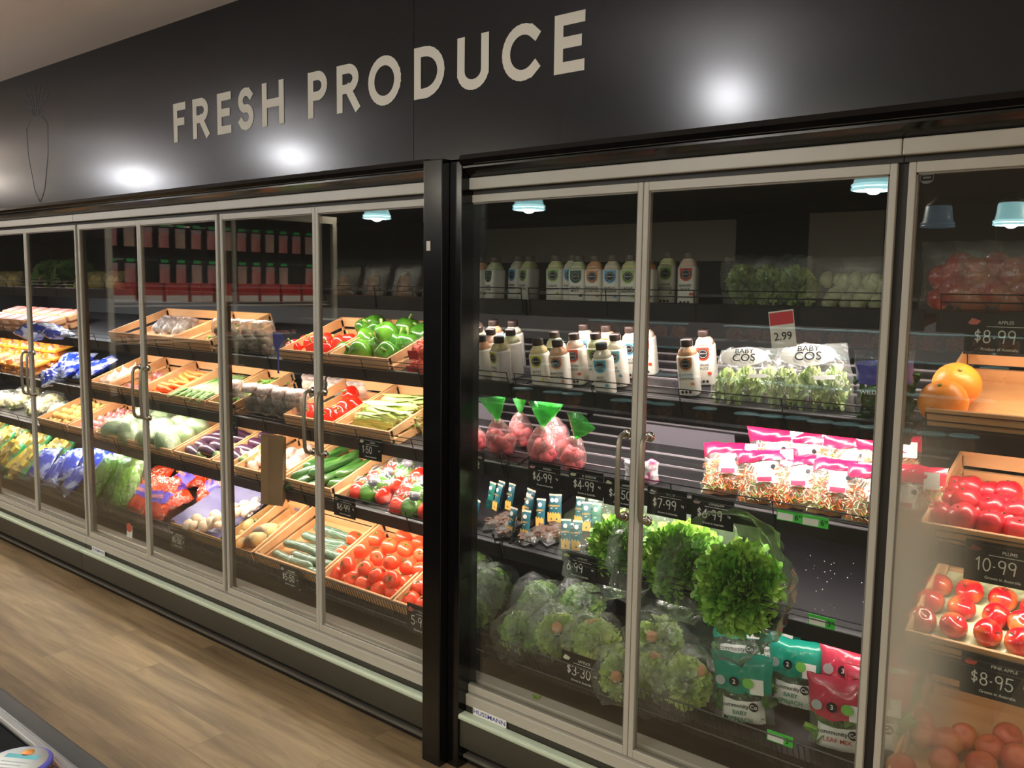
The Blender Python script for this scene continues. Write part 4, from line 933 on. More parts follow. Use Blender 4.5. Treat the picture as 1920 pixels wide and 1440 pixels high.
BT = {'green': bottle((30,90,66), (200,204,160), 'VEGAN', 'MAYO'), 'orange': bottle((214,140,96), (214,160,120), 'SEAFOOD', 'COCKTAIL'), 'blue': bottle((96,166,212), (214,204,180), 'RANCH', 'DRESSING'),
      'lime': bottle((150,184,84), (206,206,150), 'CAESAR', 'DRESSING'), 'red': bottle((206,64,40), (226,196,176), 'BURGER', 'SAUCE'), 'teal': bottle((80,170,190), (214,206,180), 'BLUE', 'CHEESE'),
      'brown': bottle((120,60,40), (214,130,60), 'SMOKY', 'BBQ'), 'yellow': bottle((206,196,70), (220,200,140), 'SATAY', 'SAUCE')}
CAPN = {'green':'dark green','orange':'peach orange','blue':'sky blue','lime':'lime green','red':'bright red','teal':'teal blue','brown':'brown','yellow':'yellow'}
def setb(k, lst, where, grp):
    its = []
    for (px, py, col) in lst:
        x, t = on(k, px, py, 0); t = max(t, .035)
        if x < -1.91: continue
        o = take(BT[col]); put(o, k, x, t, 0, (-.12, 0, .25)); o['category'] = 'bottle'; o['group'] = grp; o['shield'] = CAPN[col]; its.append((o, x, t))
    rows_label(its, '@ '+where+', {}', .05)
    for o, _, _ in its: o['label'] = o['label'].replace('@', 'white sauce bottle, '+o['shield']+' shield,'); del o['shield']
setb(1, [(905,574,'orange'),(927,575,'green'),(1061,581,'green'),(1092,582,'orange'),(1126,583,'blue'),(1160,584,'lime'),(1190,585,'brown'),(1043,572,'lime'),(1252,572,'lime'),(1290,575,'red'),(1074,572,'blue'),(972,568,'brown'),(1005,568,'blue')], 'top shelf', 'sauce bottles on the top shelf')
setb(2, [(946,724,'brown'),(981,728,'lime'),(1014,731,'yellow'),(1049,736,'orange'),(1129,746,'teal'),(911,703,'blue'),(944,705,'yellow'),(974,707,'red'),(1009,710,'orange'),(1049,713,'green'),(1086,718,'red'),(1126,718,'lime'),(1162,722,'teal'),(1190,706,'blue'),(1217,700,'red'),(1295,738,'orange'),(1327,718,'red'),
        (930,690,'teal'),(965,692,'lime'),(1000,694,'red'),(1104,698,'blue'),(1146,702,'orange')], 'second shelf', 'sauce bottles on the second shelf')
def at_s(k, px, py, n=0): return on(k, px, py, n)
# cos lettuce bags
COSG = pm('cos_leaf', (130,168,80), (212,220,160), 16, rough=.45, stretch=(3,3,.8))
def cosbag(name, W, H, T, seed, l1, l2):
    o = pillow(MB(), W, H, T, seed=seed, crum=.009, taper=.25).build(name, CLEAR)
    for i in range(3):
        q = leafy('cos_heart', H*.40, 40, COSG, dome=1.0, ruff=.10, wide=.5, hemi=-.5, seed=seed+i, fine=.025, nu=12); q.parent = o; q.location = ((i-1)*W*.27, 0, H*.34); q.scale = (.50, .48, 1.0)
    lb = MB(); 
    for i in range(1): lb.add([(W*.30*math.cos(2*PI*j/28), -T/2-.003-.002, H*.70+H*.155*math.sin(2*PI*j/28)) for j in range(28)], [tuple(range(28))[::-1]])
    lo = lb.build('white_label', pm('white_film_print', (238,236,226), rough=.3, coat=.4), o, smooth=False)
    text(l1, W*.10, INK, lo, Matrix.Translation((0, -T/2-.0066, H*.785)) @ FACE); text(l2, W*.15, INK, lo, Matrix.Translation((0, -T/2-.0066, H*.675)) @ FACE)
    MB().box(W*.08, W*.3, -T/2-.003, -T/2-.0026, H*.36, H*.42).build('price_sticker', WHITE, o, smooth=False)
    return o
for nm, px, py, W, H, sd, l1, l2, lab in (('cos_lettuce_bag', 1383, 778, .185, .165, 3, 'BABY', 'COS', 'clear bag of pale cos lettuce hearts nearest the sauce bottles'), ('cos_lettuce_bag', 1512, 782, .205, .185, 6, 'BABY', 'COS', 'clear bag of green cos lettuce with large white COS label')):
    x, t = on(2, px, py, 0); o = cosbag(nm, W, H, .09, sd, l1, l2); put(o, 2, x, max(t+.01, .035), 0, (-.85, 0, .25), 1.22); tag(o, lab, 'lettuce bag', 'cos lettuce bags on the second shelf')
def saladbag(name, W, H, T, seed, leafmat, bandc, band=(.15, 1), lines=(), lab=True, labc=WHITE, inkm=None, dots=False, logo=True, num='2'):
    o = pillow(MB(), W, H, T, seed=seed, crum=.008).build(name, CLEAR)
    mb = MB(); rnd = random.Random(seed)
    for i in range(70):   # loose leaves packed behind the film
        c = Vector((rnd.uniform(-.42,.42)*W, rnd.uniform(-.28,.34)*T, H*rnd.uniform(.08,.62))); a = rnd.uniform(.012,.022); R = Euler((rnd.uniform(0,6), rnd.uniform(0,6), rnd.uniform(0,6))).to_matrix()
        mb.sheet(lambda u, v, c=c, a=a, R=R: c+R @ Vector(((u-.5)*a*2*math.sin(PI*min(.98,v+.02))**.6, (v-.5)*a*2.6, a*.4*math.cos(u*6))), 3, 4)
    mb.build('salad_leaves', leafmat, o)['kind'] = 'stuff'
    bm_ = pm('band_%d%d%d' % bandc, bandc, tuple(min(255, c+16) for c in bandc), 6, rough=.25, coat=.5)
    pillow(MB(), W, H, T, band[0]*2-1, band[1]*2-1, seed=seed, crum=.008, off=.0012, nv=8).build('coloured_band', bm_, o)
    if lab:
        pillow(MB(), W*.72, H, T, -.94, -.22, seed=seed, crum=.002, off=.007, nv=8, front_only=True).build('paper_label', labc, o)
    z = H*.30
    f = Matrix.Translation((0, -T/2-.012, z)) @ FACE
    if logo:
        text('community', H*.085, INK, o, Matrix.Translation((-W*.07, -T*.5-.013, H*.33)) @ FACE)
        lg = MB(); c = Vector((W*.23, -T*.5-.0135, H*.34)); lg.add([c]+[c+Vector((math.cos(2*PI*i/20), 0, math.sin(2*PI*i/20)))*H*.065 for i in range(20)], [(0,1+i,1+(i+1) % 20) for i in range(20)])
        l_ = lg.build('round_logo', INK, o, smooth=False); text('Co', H*.08, WHITE, l_, Matrix.Translation((W*.23, -T*.5-.0145, H*.34)) @ FACE)
    for i, s in enumerate(lines): text(s, H*.088, inkm or INK, o, Matrix.Translation((0, -T*.5-.013+.002*i, H*(.225-.10*i))) @ FACE)
    if dots:
        for j, (xx, m_, r) in enumerate(((-W*.3, pm('grey_print', (170,176,176), rough=.5), .07), (-W*.08, INK, .07), (W*.14, pm('lime_print', (126,196,84), rough=.5), .075))):
            c = Vector((xx, -T*.5-.007, H*.66)); q = MB(); q.add([c]+[c+Vector((math.cos(2*PI*i/20), -.0*abs(math.cos(2*PI*i/20)), math.sin(2*PI*i/20)))*H*r for i in range(20)], [(0,1+i,1+(i+1) % 20) for i in range(20)]); q.build('round_badge', m_, o, smooth=False)
        text(num, H*.09, WHITE, o, Matrix.Translation((-W*.08, -T*.5-.0085, H*.66)) @ FACE)
        MB().box(W*.16, W*.38, -T*.5-.002, -T*.5-.0012, H*.5, H*.72).build('price_sticker', WHITE, o, smooth=False)
    return o
SPIN = pm('spinach_leaf', (40,84,30), (72,116,44), 20, rough=.4)
rk = saladbag('rocket_bag', .15, .19, .07, 8, SPIN, (84,86,170), band=(.55,.82), lab=False, logo=False); x, t = on(2, 1650, 800, 0)
text('WILD ROCKET', .0165, WHITE, rk, Matrix.Translation((0, -.037, .085)) @ FACE)
put(rk, 2, x, max(t, .06), 0, (-.12, 0, .15)); tag(rk, 'rocket salad bag with purple blue band behind the door frame', 'salad bag')
# top shelf bagged lettuces
tl = greenbag('bagged_lettuce', .17, .17, .13, pm('dim_lettuce', (120,150,60), (160,180,90), 8, rough=.5, bump=.4), 5, film_=CLEAR); its = []
for px in (1395, 1450, 1508):
    x, t = on(1, px, 580, 0); o = take(tl); put(o, 1, x, .12, 0, (-.1,0,px*.01), .95); o['category'] = 'lettuce bag'; o['group'] = 'bagged lettuces on the top shelf'; its.append((o, x, 0))
rows_label(its, 'bagged green lettuce on the dim top shelf, {}', 1)
tb = netbag('pale_vegetable_bag', pm('pale_veg', (190,190,150), rough=.6), W=.17, H=.15, T=.1, seed=15, f=CLEAR); its = []
for px in (1575, 1635):
    x, t = on(1, px, 585, 0); o = take(tb); put(o, 1, x, .14, 0, (-.1,0,.2)); o['category'] = 'vegetable bag'; o['group'] = 'pale bags on the top shelf'; its.append((o, x, 0))
rows_label(its, 'clear bag of pale vegetables at right end of top shelf, {}', 1)
# radish bags with green tops
GTOP = film('green_printed_film', tint=(120,230,130), opac=.4, base=.08, rough=.2, bump=.8, ocol=(90,190,100))
def radish(seed):
    o = MB().blob(lambda t, p: (lambda d: Vector((d.x*.045, d.y*.038, .048+d.z*.046+(.02*max(0, d.z)**4)))*(1+.08*noise.noise(d*3+Vector((seed,0,0)))))(sph(t, p)), 20, 14).build('radish_bag', film('pink_clear', tint=(255,235,235), opac=.16, base=.08, rough=.16, bump=1, ocol=(240,200,200)))
    lumps(MB(), 20, .085, .1, .07, .014, seed, .2, .2, .7).build('radishes', pm('radish_skin', (206,74,88), (226,140,140), 8, rough=.4), o)
    mb = MB()
    def fn(u, v):
        a = u*2*PI; r = .006+.040*v**.8; k = 1+.25*math.sin(a*3+seed)*v
        return Vector((r*math.cos(a)*k, r*.35*math.sin(a)*k, .108+.065*v+.008*noise.noise(Vector((math.cos(a)*2, v*3, seed)))))
    mb.sheet(fn, 20, 6); mb.build('green_top', GTOP, o)
    MB().lathe([(.008,.100),(.009,.104),(.008,.110)], 10).build('tie', pm('tie_white', (230,220,210), rough=.5), o); return o
its = []; rd = radish(2)
for px, py, lean, rz, sc in ((945,858,-.3,.2,1.15),(985,874,.1,.9,1.0),(1018,872,.1,0,1.3),(1066,882,.35,-.2,1.2),(1045,850,.0,.4,1.2)):
    x, t = on(3, px, py, 0)
    if x < -1.9: continue
    o = take(rd); put(o, 3, x, max(t, .05), 0, (-.15, lean, rz), sc); o['category'] = 'radish bag'; o['group'] = 'radish bags on the third shelf'; its.append((o, x, t))
rows_label(its, 'clear bag of pink radishes with bright green top, {}', .1)
pc_ = solidbag('foil_pouch', .12, .075, .04, (226,220,222), (206,90,140), 4); x, t = on(3, 1203, 906, 0); put(pc_, 3, x, max(t,.04), 0, (-.3,0,.2)); tag(pc_, 'silver pouch with pink stripe alone behind the door handles', 'pouch')
ap = MB().box(-.17, .17, 0, .004, 0, .07).build('grey_divider', pm('grey_acrylic', (110,104,112), rough=.3), smooth=False); x, t = on(3, 1290, 815, .05); put(ap, 3, x, min(t, .5), 0); tag(ap, 'grey plastic divider plate at the back of the third shelf', 'shelf divider')
# coleslaw bags
def slaw(seed):
    W, H, T = .185, .165, .07
    o = pillow(MB(), W, H, T, seed=seed, crum=.007).build('coleslaw_bag', CLEAR)
    rnd = random.Random(seed)
    for nm, col, n in (('shredded_carrot', (236,110,36), 110), ('shredded_cabbage', (232,222,180), 110), ('green_shreds', (120,170,60), 30)):
        mb = MB()
        for i in range(n):
            ux = rnd.uniform(-.9,.9); p = Vector((ux*W*.46, -T*.47*math.sqrt(1-ux*ux)*rnd.uniform(.8,1.0), H*rnd.uniform(.06,.66))); d = Vector((rnd.uniform(-1,1), rnd.uniform(-.3,.3), rnd.uniform(-1,1))).normalized()*.012
            mb.tube([p-d, p+Vector((rnd.uniform(-1,1), 0, rnd.uniform(-1,1)))*.004, p+d], .0016, 4, cap=False)
        mb.build(nm, pm(nm, col, rough=.45), o)['kind'] = 'stuff'
    pillow(MB(), W*.9, H*.6, T*.7, seed=seed+1, crum=.01, nu=8, nv=8).build('slaw_core', pm('slaw_core', (208,104,44), (214,184,130), 30, rough=.6), o)
    pillow(MB(), W, H, T, .45, 1, seed=seed, crum=.007, off=.0012, nv=6).build('pink_header', pm('pink_header', (190,16,58), (206,30,74), 5, rough=.25, coat=.5), o)
    l = pillow(MB(), W*.5, H, T, -.35, .42, seed=seed, crum=.003, off=.003, nv=6, front_only=True).build('white_label', WHITE, o)
    MB().box(-W*.12, W*.1, -T/2-.0075, -T/2-.0065, H*.34, H*.42).build('pink_flash', pm('pink_flash', (220,50,90), rough=.5), l, smooth=False)
    q = MB(); c = Vector((W*.12, -T/2-.007, H*.6)); q.add([c+Vector((math.cos(2*PI*i/16), 0, math.sin(2*PI*i/16)))*.007 for i in range(16)], [tuple(range(16))]); q.build('round_logo', INK, l, smooth=False)
    MB().box(W*.22, W*.42, -T*.42, -T*.42+.0006, H*.66, H*.92).build('price_sticker', WHITE, o, smooth=False)
    return o
sl_ = [slaw(3), slaw(8), slaw(14)]; its = []
for i, (px, py, n, rz, rx) in enumerate(((1368,928,0,.25,-.80),(1440,945,0,.3,-.75),(1500,955,.0,.2,-.85),(1570,968,0,.15,-.8),(1645,985,0,.2,-.75),(1700,990,0,.1,-.4),(1465,900,.02,.2,-.3),(1520,905,.02,.1,-.3),(1600,915,.02,.3,-.3),(1660,925,.02,.2,-.3))):
    x, t = on(3, px, py, n); o = take(sl_[i % 3]); put(o, 3, x, max(t, .045)+.0, n, (rx, .05*math.sin(i*5), rz)); o['category'] = 'coleslaw bag'; o['group'] = 'coleslaw bags on the third shelf'; its.append((o, x, t))
rows_label(its, 'coleslaw bag with hot pink header and white label, {}', .09)
# dip sachets on shelf 4
def sachet(c1, c2, cap):
    W, H, T = .036, .10, .016
    o = pillow(MB(), W, H, T, nu=6, nv=8, crum=.001).build('dip_sachet', pm('sachet_%d%d' % (c1[0], c1[1]), c1, rough=.4))
    mb = MB(); n = 12
    top = [(-W*.45+W*.9*i/n, H*(.36+.04*math.sin(i*1.6))) for i in range(n+1)]
    mb.add([(a, -T/2-.0012, z) for a, z in top]+[(W*.45, -T/2-.0012+.004, H*.03), (-W*.45, -T/2-.0012+.004, H*.03)], [tuple(range(n+3))[::-1]]); mb.build('drip_print', pm('drip_%d%d' % (c2[0], c2[1]), c2, rough=.45), o, smooth=False)
    q = MB(); c = Vector((0, -T/2-.001, H*.82)); q.add([c+Vector((math.cos(2*PI*i/14), 0, math.sin(2*PI*i/14)))*.008 for i in range(14)], [tuple(range(14))]); q.build('round_logo', WHITE, o, smooth=False)
    text('JUMBO', .009, MATS['drip_%d%d' % (c2[0], c2[1])], o, Matrix.Translation((0, -T/2-.0015, H*.62)) @ FACE); text('DIP', .006, WHITE, o, Matrix.Translation((0, -T/2-.0015, H*.53)) @ FACE)
    MB().box(-W*.5, W*.5, -.001, .001, H*.97, H*1.04).build('top_seal', cap, o, smooth=False); return o
sc1 = sachet((30,92,104), (232,178,84), pm('seal_cream', (226,214,190), rough=.4)); sc2 = sachet((196,70,44), (150,40,36), MATS['seal_cream']); sc3 = sachet((24,110,96), (20,60,60), MATS['seal_cream'])
its = []
for i, (px, py, sc, n) in enumerate([(u[0], u[1], q, n) for u, q, n in [(cR3([(410,950)])[0], sc1, 0), (cR3([(560,930)])[0], sc1, 0), (cR3([(480,905)])[0], sc1, .0), (cR3([(300,1040)])[0], sc1, 0), (cR3([(215,1010)])[0], sc3, 0), (cR3([(150,975)])[0], sc2, 0), (cR3([(340,860)])[0], sc3, .02), (cR3([(270,830)])[0], sc2, .02), (cR3([(200,850)])[0], sc2, .02), (cR3([(340,790)])[0], sc2, .03), (cR3([(805,1165)])[0], sc1, 0), (cR3([(885,1175)])[0], sc1, 0), (cR3([(895,950)])[0], sc1, .02), (cR3([(955,990)])[0], sc1, .02), (cR3([(1020,1000)])[0], sc3, .02), (cR3([(990,950)])[0], sc1, .03)]]):
    x, t = on(4, px, py, n)
    if x < -2.06: continue
    x = max(x, -1.925+.02*(i % 3)); o = take(sc); put(o, 4, x, max(t, .02), n*0, (-.45, 0, .2+.1*math.sin(i*4))); o['category'] = 'sachet'; o['group'] = 'dip sachets on the fourth shelf'; its.append((o, x, t))
rows_label(its, 'slim upright dip sachet on the fourth shelf, {}', .08)
bt = tray('dip_tray', .08, .06, .03, pm('black_tray', (30,28,30), rough=.3), pm('beige_dip', (110,84,70), rough=.5), 2); its = []
for px, py in ((955,1004),(975,1010),(1010,1005),(1030,1015),(1045,1000)):
    x, t = on(4, px, py, 0); x = max(x, -1.90); o = take(bt); put(o, 4, x, max(t, .04), 0, (0,0,px)); o['category'] = 'tray'; o['group'] = 'small black trays on the fourth shelf'; its.append((o, x, t))
rows_label(its, 'small black tray lying before the dip sachets, {}', .05)
# frilly lettuces in open sleeves, shelf 4
its = []
LB = leafy('frilly_lettuce', .125, 170, LEAF, dome=1.0, ruff=.08, wide=.36, seed=3, hemi=.10, fine=.042, nu=20, nv=6)
slv = film_cone(.03, .172, .165, film('sleeve_film', opac=.15, base=.10, rough=.2, bump=1, bscale=22, ocol=(190,205,185)), seed=4, crumple=.03)
slv.parent = LB; slv.location = (0,0,-.05)
MB().tube([(0,0,-.045),(0,0,.03)], .02, 10).build('core', LEAF2, LB)
for px, py, n, rx, rz, lab, sc in ((1158,1018,.03,.72,.25,'frilly green lettuce in clear sleeve, half behind the left door handle',1.1),(1268,1042,.04,.78,.1,'middle frilly green lettuce in clear sleeve on the fourth shelf',1.18),(1376,1088,.05,.95,-.1,'large front frilly green lettuce spilling over the shelf edge',1.2)):
    x, t = on(4, px, py, n+.05); o = take(LB); put(o, 4, x, t+.045, n, (rx, 0, rz), sc); tag(o, lab, 'lettuce', 'frilly lettuces on the fourth shelf')
# crumbs on the bare shelf
mb = MB(); rnd = random.Random(5)
for i in range(60): mb.ball((rnd.uniform(-1.02,-.7), rnd.uniform(.01,.35), .0008), rnd.uniform(.0006,.0018), nu=5, nv=4)
cr = mb.build('shelf_crumbs', pm('crumb', (226,206,196), rough=.6)); cr.matrix_world = shM(4); tag(cr, 'pale crumbs scattered on the bare fourth shelf', 'crumbs', kind='stuff')
# bottom shelf: bagged lettuces
def baglet(seed, R=.085, mat=LEAF2, n=60, core=True):
    o = leafy('bagged_head_lettuce', R, n, mat, dome=1.0, ruff=.07, wide=.7, seed=seed, hemi=-.3)
    MB().ball((0,0,0), R*1.13, 1.1, 1.0, 1.05, 22, 16, .32, seed).build('clear_bag', CLEAR, o)
    if core: MB().lathe([(.001,R*.90),(.016,R*.92),(.018,R*.80),(.012,R*.6)], 14).build('cut_core', pm('cut_core', (176,110,70), (196,140,90), 30, rough=.7), o)
    return o
bl = [baglet(2), baglet(5, mat=pm('mid_lettuce_leaf', (96,150,50), (160,196,90), 12, rough=.45), core=False), baglet(9, .09)]
its = []
for i, (px, py, n, q, rx, rz) in enumerate(((985,1140,.07,1,.3,0),(1048,1192,.07,0,.5,.6),(1120,1210,.07,2,-.5,.8),(1095,1135,.08,1,.1,1),(915,1100,.08,1,.2,.4),(1235,1205,.09,2,.6,.1),(1285,1280,.07,0,.9,1.9),(1170,1265,.06,0,.9,.2),(915,1170,.05,1,.3,2),(1225,1275,.05,2,.5,3))):
    x, t = on(5, px, py, n); x = max(x, -1.85); o = take(bl[q]); put(o, 5, x, t, n, (rx, .1, rz)); o['category'] = 'lettuce'; o['group'] = 'bagged lettuces on the bottom shelf'; its.append((o, x, t))
rows_label(its, 'clear-bagged head lettuce on the bottom shelf, {}', .1)
TEALC, REDC = (20,140,116), (190,50,74)
sp1 = saladbag('spinach_bag', .175, .20, .07, 21, SPIN, TEALC, band=(.48,1), lines=('BABY','SPINACH'), inkm=pm('teal_print', (30,120,90), rough=.5), dots=True, num='2')
lm1 = saladbag('leaf_mix_bag', .175, .20, .07, 24, LEAF, REDC, band=(.48,1), lines=('LEAF MIX',), inkm=pm('red_print', (180,50,50), rough=.5), dots=True, num='3')
its = []
for i, (px, py, n, rx, rz, sc) in enumerate(((1385,1370,0,-.35,.2,1.0),(1385,1262,.05,-.8,.25,1.0),(1490,1325,.02,-.5,.1,.95),(1440,1265,.05,-.9,.1,.95))):
    x, t = on(5, px, py, n); o = take(sp1); put(o, 5, x, t+(.04 if i == 0 else 0), n, (rx, 0, rz), sc); o['category'] = 'salad bag'; o['group'] = 'baby spinach bags on the bottom shelf'; its.append((o, x, t))
rows_label(its, 'teal bag of baby spinach on the bottom shelf, {}', .06)
its = []
for i, (px, py, n, rx, rz, sc) in enumerate(((1570,1420,0,-.35,.15,1.0),(1595,1345,.03,-.5,.15,1.0),(1640,1400,.02,-.5,.1,1.0),(1650,1350,.04,-.7,.1,1))):
    x, t = on(5, px, py, n); o = take(lm1); put(o, 5, x, t+(.03 if i == 0 else 0), n, (rx, 0, rz), sc); o['category'] = 'salad bag'; o['group'] = 'leaf mix bags on the bottom shelf'; its.append((o, x, t))
rows_label(its, 'red bag of leaf mix on the bottom shelf, {}', .06)
# stray leaves on the sill
for i, (px, py, lab) in enumerate(((1015,1300,'small fallen green leaf near the bottom left of the right door'), (1375,1430,'torn bright green leaf fallen below the spinach bags'))):
    p = onY(px, py, 2.205); mb = MB(); mb.sheet(lambda u, v: Vector(((u-.5)*.03*math.sin(PI*min(1,v+.05))+.004*math.sin(v*9), (v-.5)*.035, .001+.002*math.sin(u*5+v*4))), 5, 6)
    o = mb.build('fallen_leaf', pm('fresh_leaf', (130,180,60), rough=.5)); o.location = (p.x, 2.18, .277); tag(o, lab, 'leaf')

# ================================================================== FRUIT CASE (far right)
crate('cit', 2, (1706,765), (2150,800), 'pine crate with two big grapefruit behind the misted door', fixed=(-.625,-.16))
crate('plum', 3, (1719,973), (2100,1000), 'pine crate of shiny plums behind the misted door', fixed=(-.612,-.12))
crate('app', 4, (1671,1165), (2100,1200), 'pine crate of red apples in a moulded tray behind misted glass', fixed=(-.625,-.14))
crate('nec', 5, (1671,1165), (2100,1200), 'dim pine crate of nectarines on the bottom shelf at right', fixed=(-.625,-.12), h=.07)
crate('cit2', 2, (0,0), (0,0), 'second pine crate on the second shelf right of the grapefruit', fixed=(-.155,.31))
crate('plum2', 3, (0,0), (0,0), 'second pine crate on the third shelf right of the plums', fixed=(-.115,.35))
crate('app2', 4, (0,0), (0,0), 'second pine crate on the fourth shelf right of the apples', fixed=(-.135,.33))
pxpile(citp, 2, c7([(382,1095,.07),(318,1178,.06)]), .06, 'orange grapefruit in crate behind misted door, {}', 'grapefruit', 'grapefruit on the second shelf', .03, seed=1, scf=lambda r: 1.0)
pxpile(plump, 3, c8([(290,300,.05),(395,308,.06),(520,335,.05),(430,175,.06),(412,235,.07),(600,200,.06),(335,240,.05),(530,270,.06),(640,290,.06),(365,180,.05),(515,200,.05),(650,370,.04),(600,335,.04),(470,300,.04),(300,230,.04),(580,260,.05)]), .05, 'shiny red plum in pine crate behind misted glass, {}', 'plum', 'plums on the third shelf', .05, seed=3, scf=lambda r: r.uniform(.98,1.1))
# apple tray insert
tr = MB(); k_, a, b, d_, h_ = CR['app']
tr.sheet(lambda u, v: Vector((a+.01+(b-a-.02)*u, .018+.345*v, .032+.010*math.sin(u*2*PI*6)*math.sin(v*2*PI*4))), 60, 44)
to = tr.build('apple_tray', pm('moulded_tray', (196,196,160), (180,182,146), 6, rough=.35, coat=.3)); to.matrix_world = shM(4); tag(to, 'pale moulded tray holding the apples in their crate', 'tray')
pxpile(applep, 4, c8([(290,615),(427,645),(578,680),(252,685),(392,718),(547,755),(215,770),(355,798),(510,832),(665,790),(655,872),(720,720)]), .055, 'red and yellow apple in moulded tray behind misted glass, {}', 'apple', 'apples on the fourth shelf', .045, seed=6, scf=lambda r: r.uniform(.92,1.0), rotf=lambda r: (r.uniform(-.5,1.2), r.uniform(-.6,.6), r.uniform(0,6)))
pxpile(necp, 5, c8([(200,1230),(225,1290),(310,1410),(520,1350),(640,1400),(480,1430),(120,1440),(400,1300),(330,1320),(600,1300)]), .05, 'dim red nectarine on the bottom shelf at right, {}', 'nectarine', 'nectarines on the bottom shelf', .05, seed=9)
ab = bpy.data.objects.new('bag_of_apples', None); link(ab)
lumps(MB(), 14, .19, .17, .13, .036, 3, .05, .2, .75).build('red_apples', MATS['apple_skin'], ab); pillow(MB(), .20, .19, .15, seed=4).build('clear_bag', CLEAR, ab)
its = []
for i, px in enumerate((1795, 1868, 1940)):
    x, t = on(1, px, 590, 0); o = take(ab); put(o, 1, x, .12, 0, (-.1,0,.1*i)); o['category'] = 'apple bag'; o['group'] = 'bags of red apples on the top shelf'; its.append((o, x, 0))
rows_label(its, 'clear bag of dark red apples on the dim top shelf, {}', 1)
# bare pine crates' pulp liners
# ================================================================== PRICE CARDS AND TICKETS
def icon(mb, kind, x, z, s, y=-.0016):
    pts = [(math.cos(2*PI*i/12)*s*(1+.25*math.sin(i*2.1)), math.sin(2*PI*i/12)*s*.6*(1+.2*math.cos(i*1.7))) for i in range(12)]
    mb.add([(x+a, y, z+b) for a, b in pts], [tuple(range(12))[::-1]])
def card(px, py, k, price, lab, name_txt, ic=(150,170,110), w_=.135, h_=.088, small='Grown in Australia', unit='kg', Y=None, rz=0):
    Y = Y or SH[k][0]-(.022 if k < 5 else .045); p = onY(px, py, Y)
    o = MB().box(-w_/2, w_/2, 0, .0015, -h_/2, h_/2).build('price_card', CARDB, smooth=False)
    mb = MB(); M = Matrix.Translation((-w_*.34, -.0007, -h_*.20)) @ FACE
    e = stroke_text(mb, price, 0, 0, h_*.30, .0030, M, gap=.22)
    mb.box(-w_*.18, w_*.36, -.0012, -.0006, h_*.185, h_*.198); mb.build('chalk_price', CHALK, o, smooth=False)
    text(small, h_*.10, CHALK, o, Matrix.Translation((.004, -.0008, -h_*.36)) @ FACE)
    text(name_txt, h_*.11, CHALK, o, Matrix.Translation((w_*.1, -.0008, h_*.29)) @ FACE)
    text(unit, h_*.12, CHALK, o, Matrix.Translation((w_*.40, -.0008, -h_*.02)) @ FACE)
    q = MB(); icon(q, 0, -w_*.36, h_*.30, h_*.13); q.build('chalk_icon', pm('icon_%d%d' % (ic[0], ic[1]), ic, rough=.7), o, smooth=False)
    o.location = p; tag(o, lab, 'price card', 'black chalk-style price cards'); return o
card(1020, 893, 3, '$6.99', 'black price card reading 6.99 under the radish bags, first from left', 'RADISH', (196,150,150))
card(1098, 908, 3, '$4.99', 'black price card reading 4.99 left of the door handles', 'MUSHROOM', (200,200,170))
card(1166, 925, 3, '$4.50', 'black price card partly hidden behind the left door handle', 'HERBS', (200,200,180))
card(1250, 943, 3, '$7.99', 'black price card reading 7.99 above the middle lettuce', 'SALAD', (190,190,190))
card(1335, 962, 3, '$6.99', 'black price card reading 6.99 beside the coleslaw bags', 'COLESLAW', (170,150,150))
card(1085, 1062, 4, '6.99', 'black price card reading 6.99 below the dip sachets', 'LETTUCE', (190,200,120), unit='ea')
card(1088, 1258, 5, '$3.30', 'black price card reading 3.30 below the bagged lettuces', 'LETTUCE', (214,218,190), w_=.145, h_=.1, unit='ea')
card(694, 842, 3, '1.50', 'black price card reading 1.50 under the corn crate', 'CORN', (200,200,170), unit='ea')
card(646, 950, 4, '$6.99', 'black price card reading 6.99 under the cucumber crate', 'CAPSICUM', (190,180,150))
card(543, 1082, 5, '$5.50', 'black price card reading 5.50 under the wrapped cucumbers', 'CUCUMBER', (170,170,160), unit='ea')
card(790, 1165, 5, '5.99', 'black price card reading 5.99 under the tomatoes by the post', 'TOMATOES', (210,90,70), w_=.15, h_=.11)
card(333, 1012, 5, '$5.50', 'dim black price card under the cardboard mushroom box', 'MUSHROOM', (170,160,150))
card(430, 798, 3, '$3.90', 'dim black price card under the netted bags on third shelf', 'BEANS', (150,150,140))
card(1868, 1275, 4, '$8.95', 'black price card reading 8.95 with red apples icon', 'PINK APPLE', (206,70,50), w_=.155, h_=.10)
card(1878, 1060, 3, '10.99', 'black price card reading 10.99 under the plum crate', 'PLUMS', (120,50,50), w_=.16, h_=.10)
card(1872, 628, 1, '$8.99', 'black price card reading 8.99 under the bagged apples', 'APPLES', (206,110,100), w_=.15, h_=.10, small='Product of Australia')
def ticket(px, py, k, price, lab, w_=.072, h_=.029, Y=None):
    p = onY(px, py, Y or SH[k][0]-(.026 if k < 5 else .045)); o = MB().box(-w_/2, w_/2, 0, .0012, -h_/2, h_/2).build('shelf_ticket', GREENP, smooth=False)
    MB().box(-w_*.46, w_*.14, -.0006, 0, -h_*.42, h_*.22).build('white_panel', WHITE, o, smooth=False)
    text(price, h_*.75, INK, o, Matrix.Translation((w_*.28, -.0008, -h_*.03)) @ FACE); text('99', h_*.35, INK, o, Matrix.Translation((w_*.42, -.0008, h_*.1)) @ FACE)
    o.location = p; o.rotation_euler = (0, 0, 0); tag(o, lab, 'price ticket', 'green shelf tickets'); return o
ticket(1480, 968, 3, '6', 'green ticket reading 6 under the coleslaw bags, left one')
ticket(1528, 978, 3, '6', 'green ticket reading 6 under the coleslaw bags, right one')
ticket(1540, 1166, 4, '3', 'green ticket reading 3.99 on the bare fourth shelf edge')
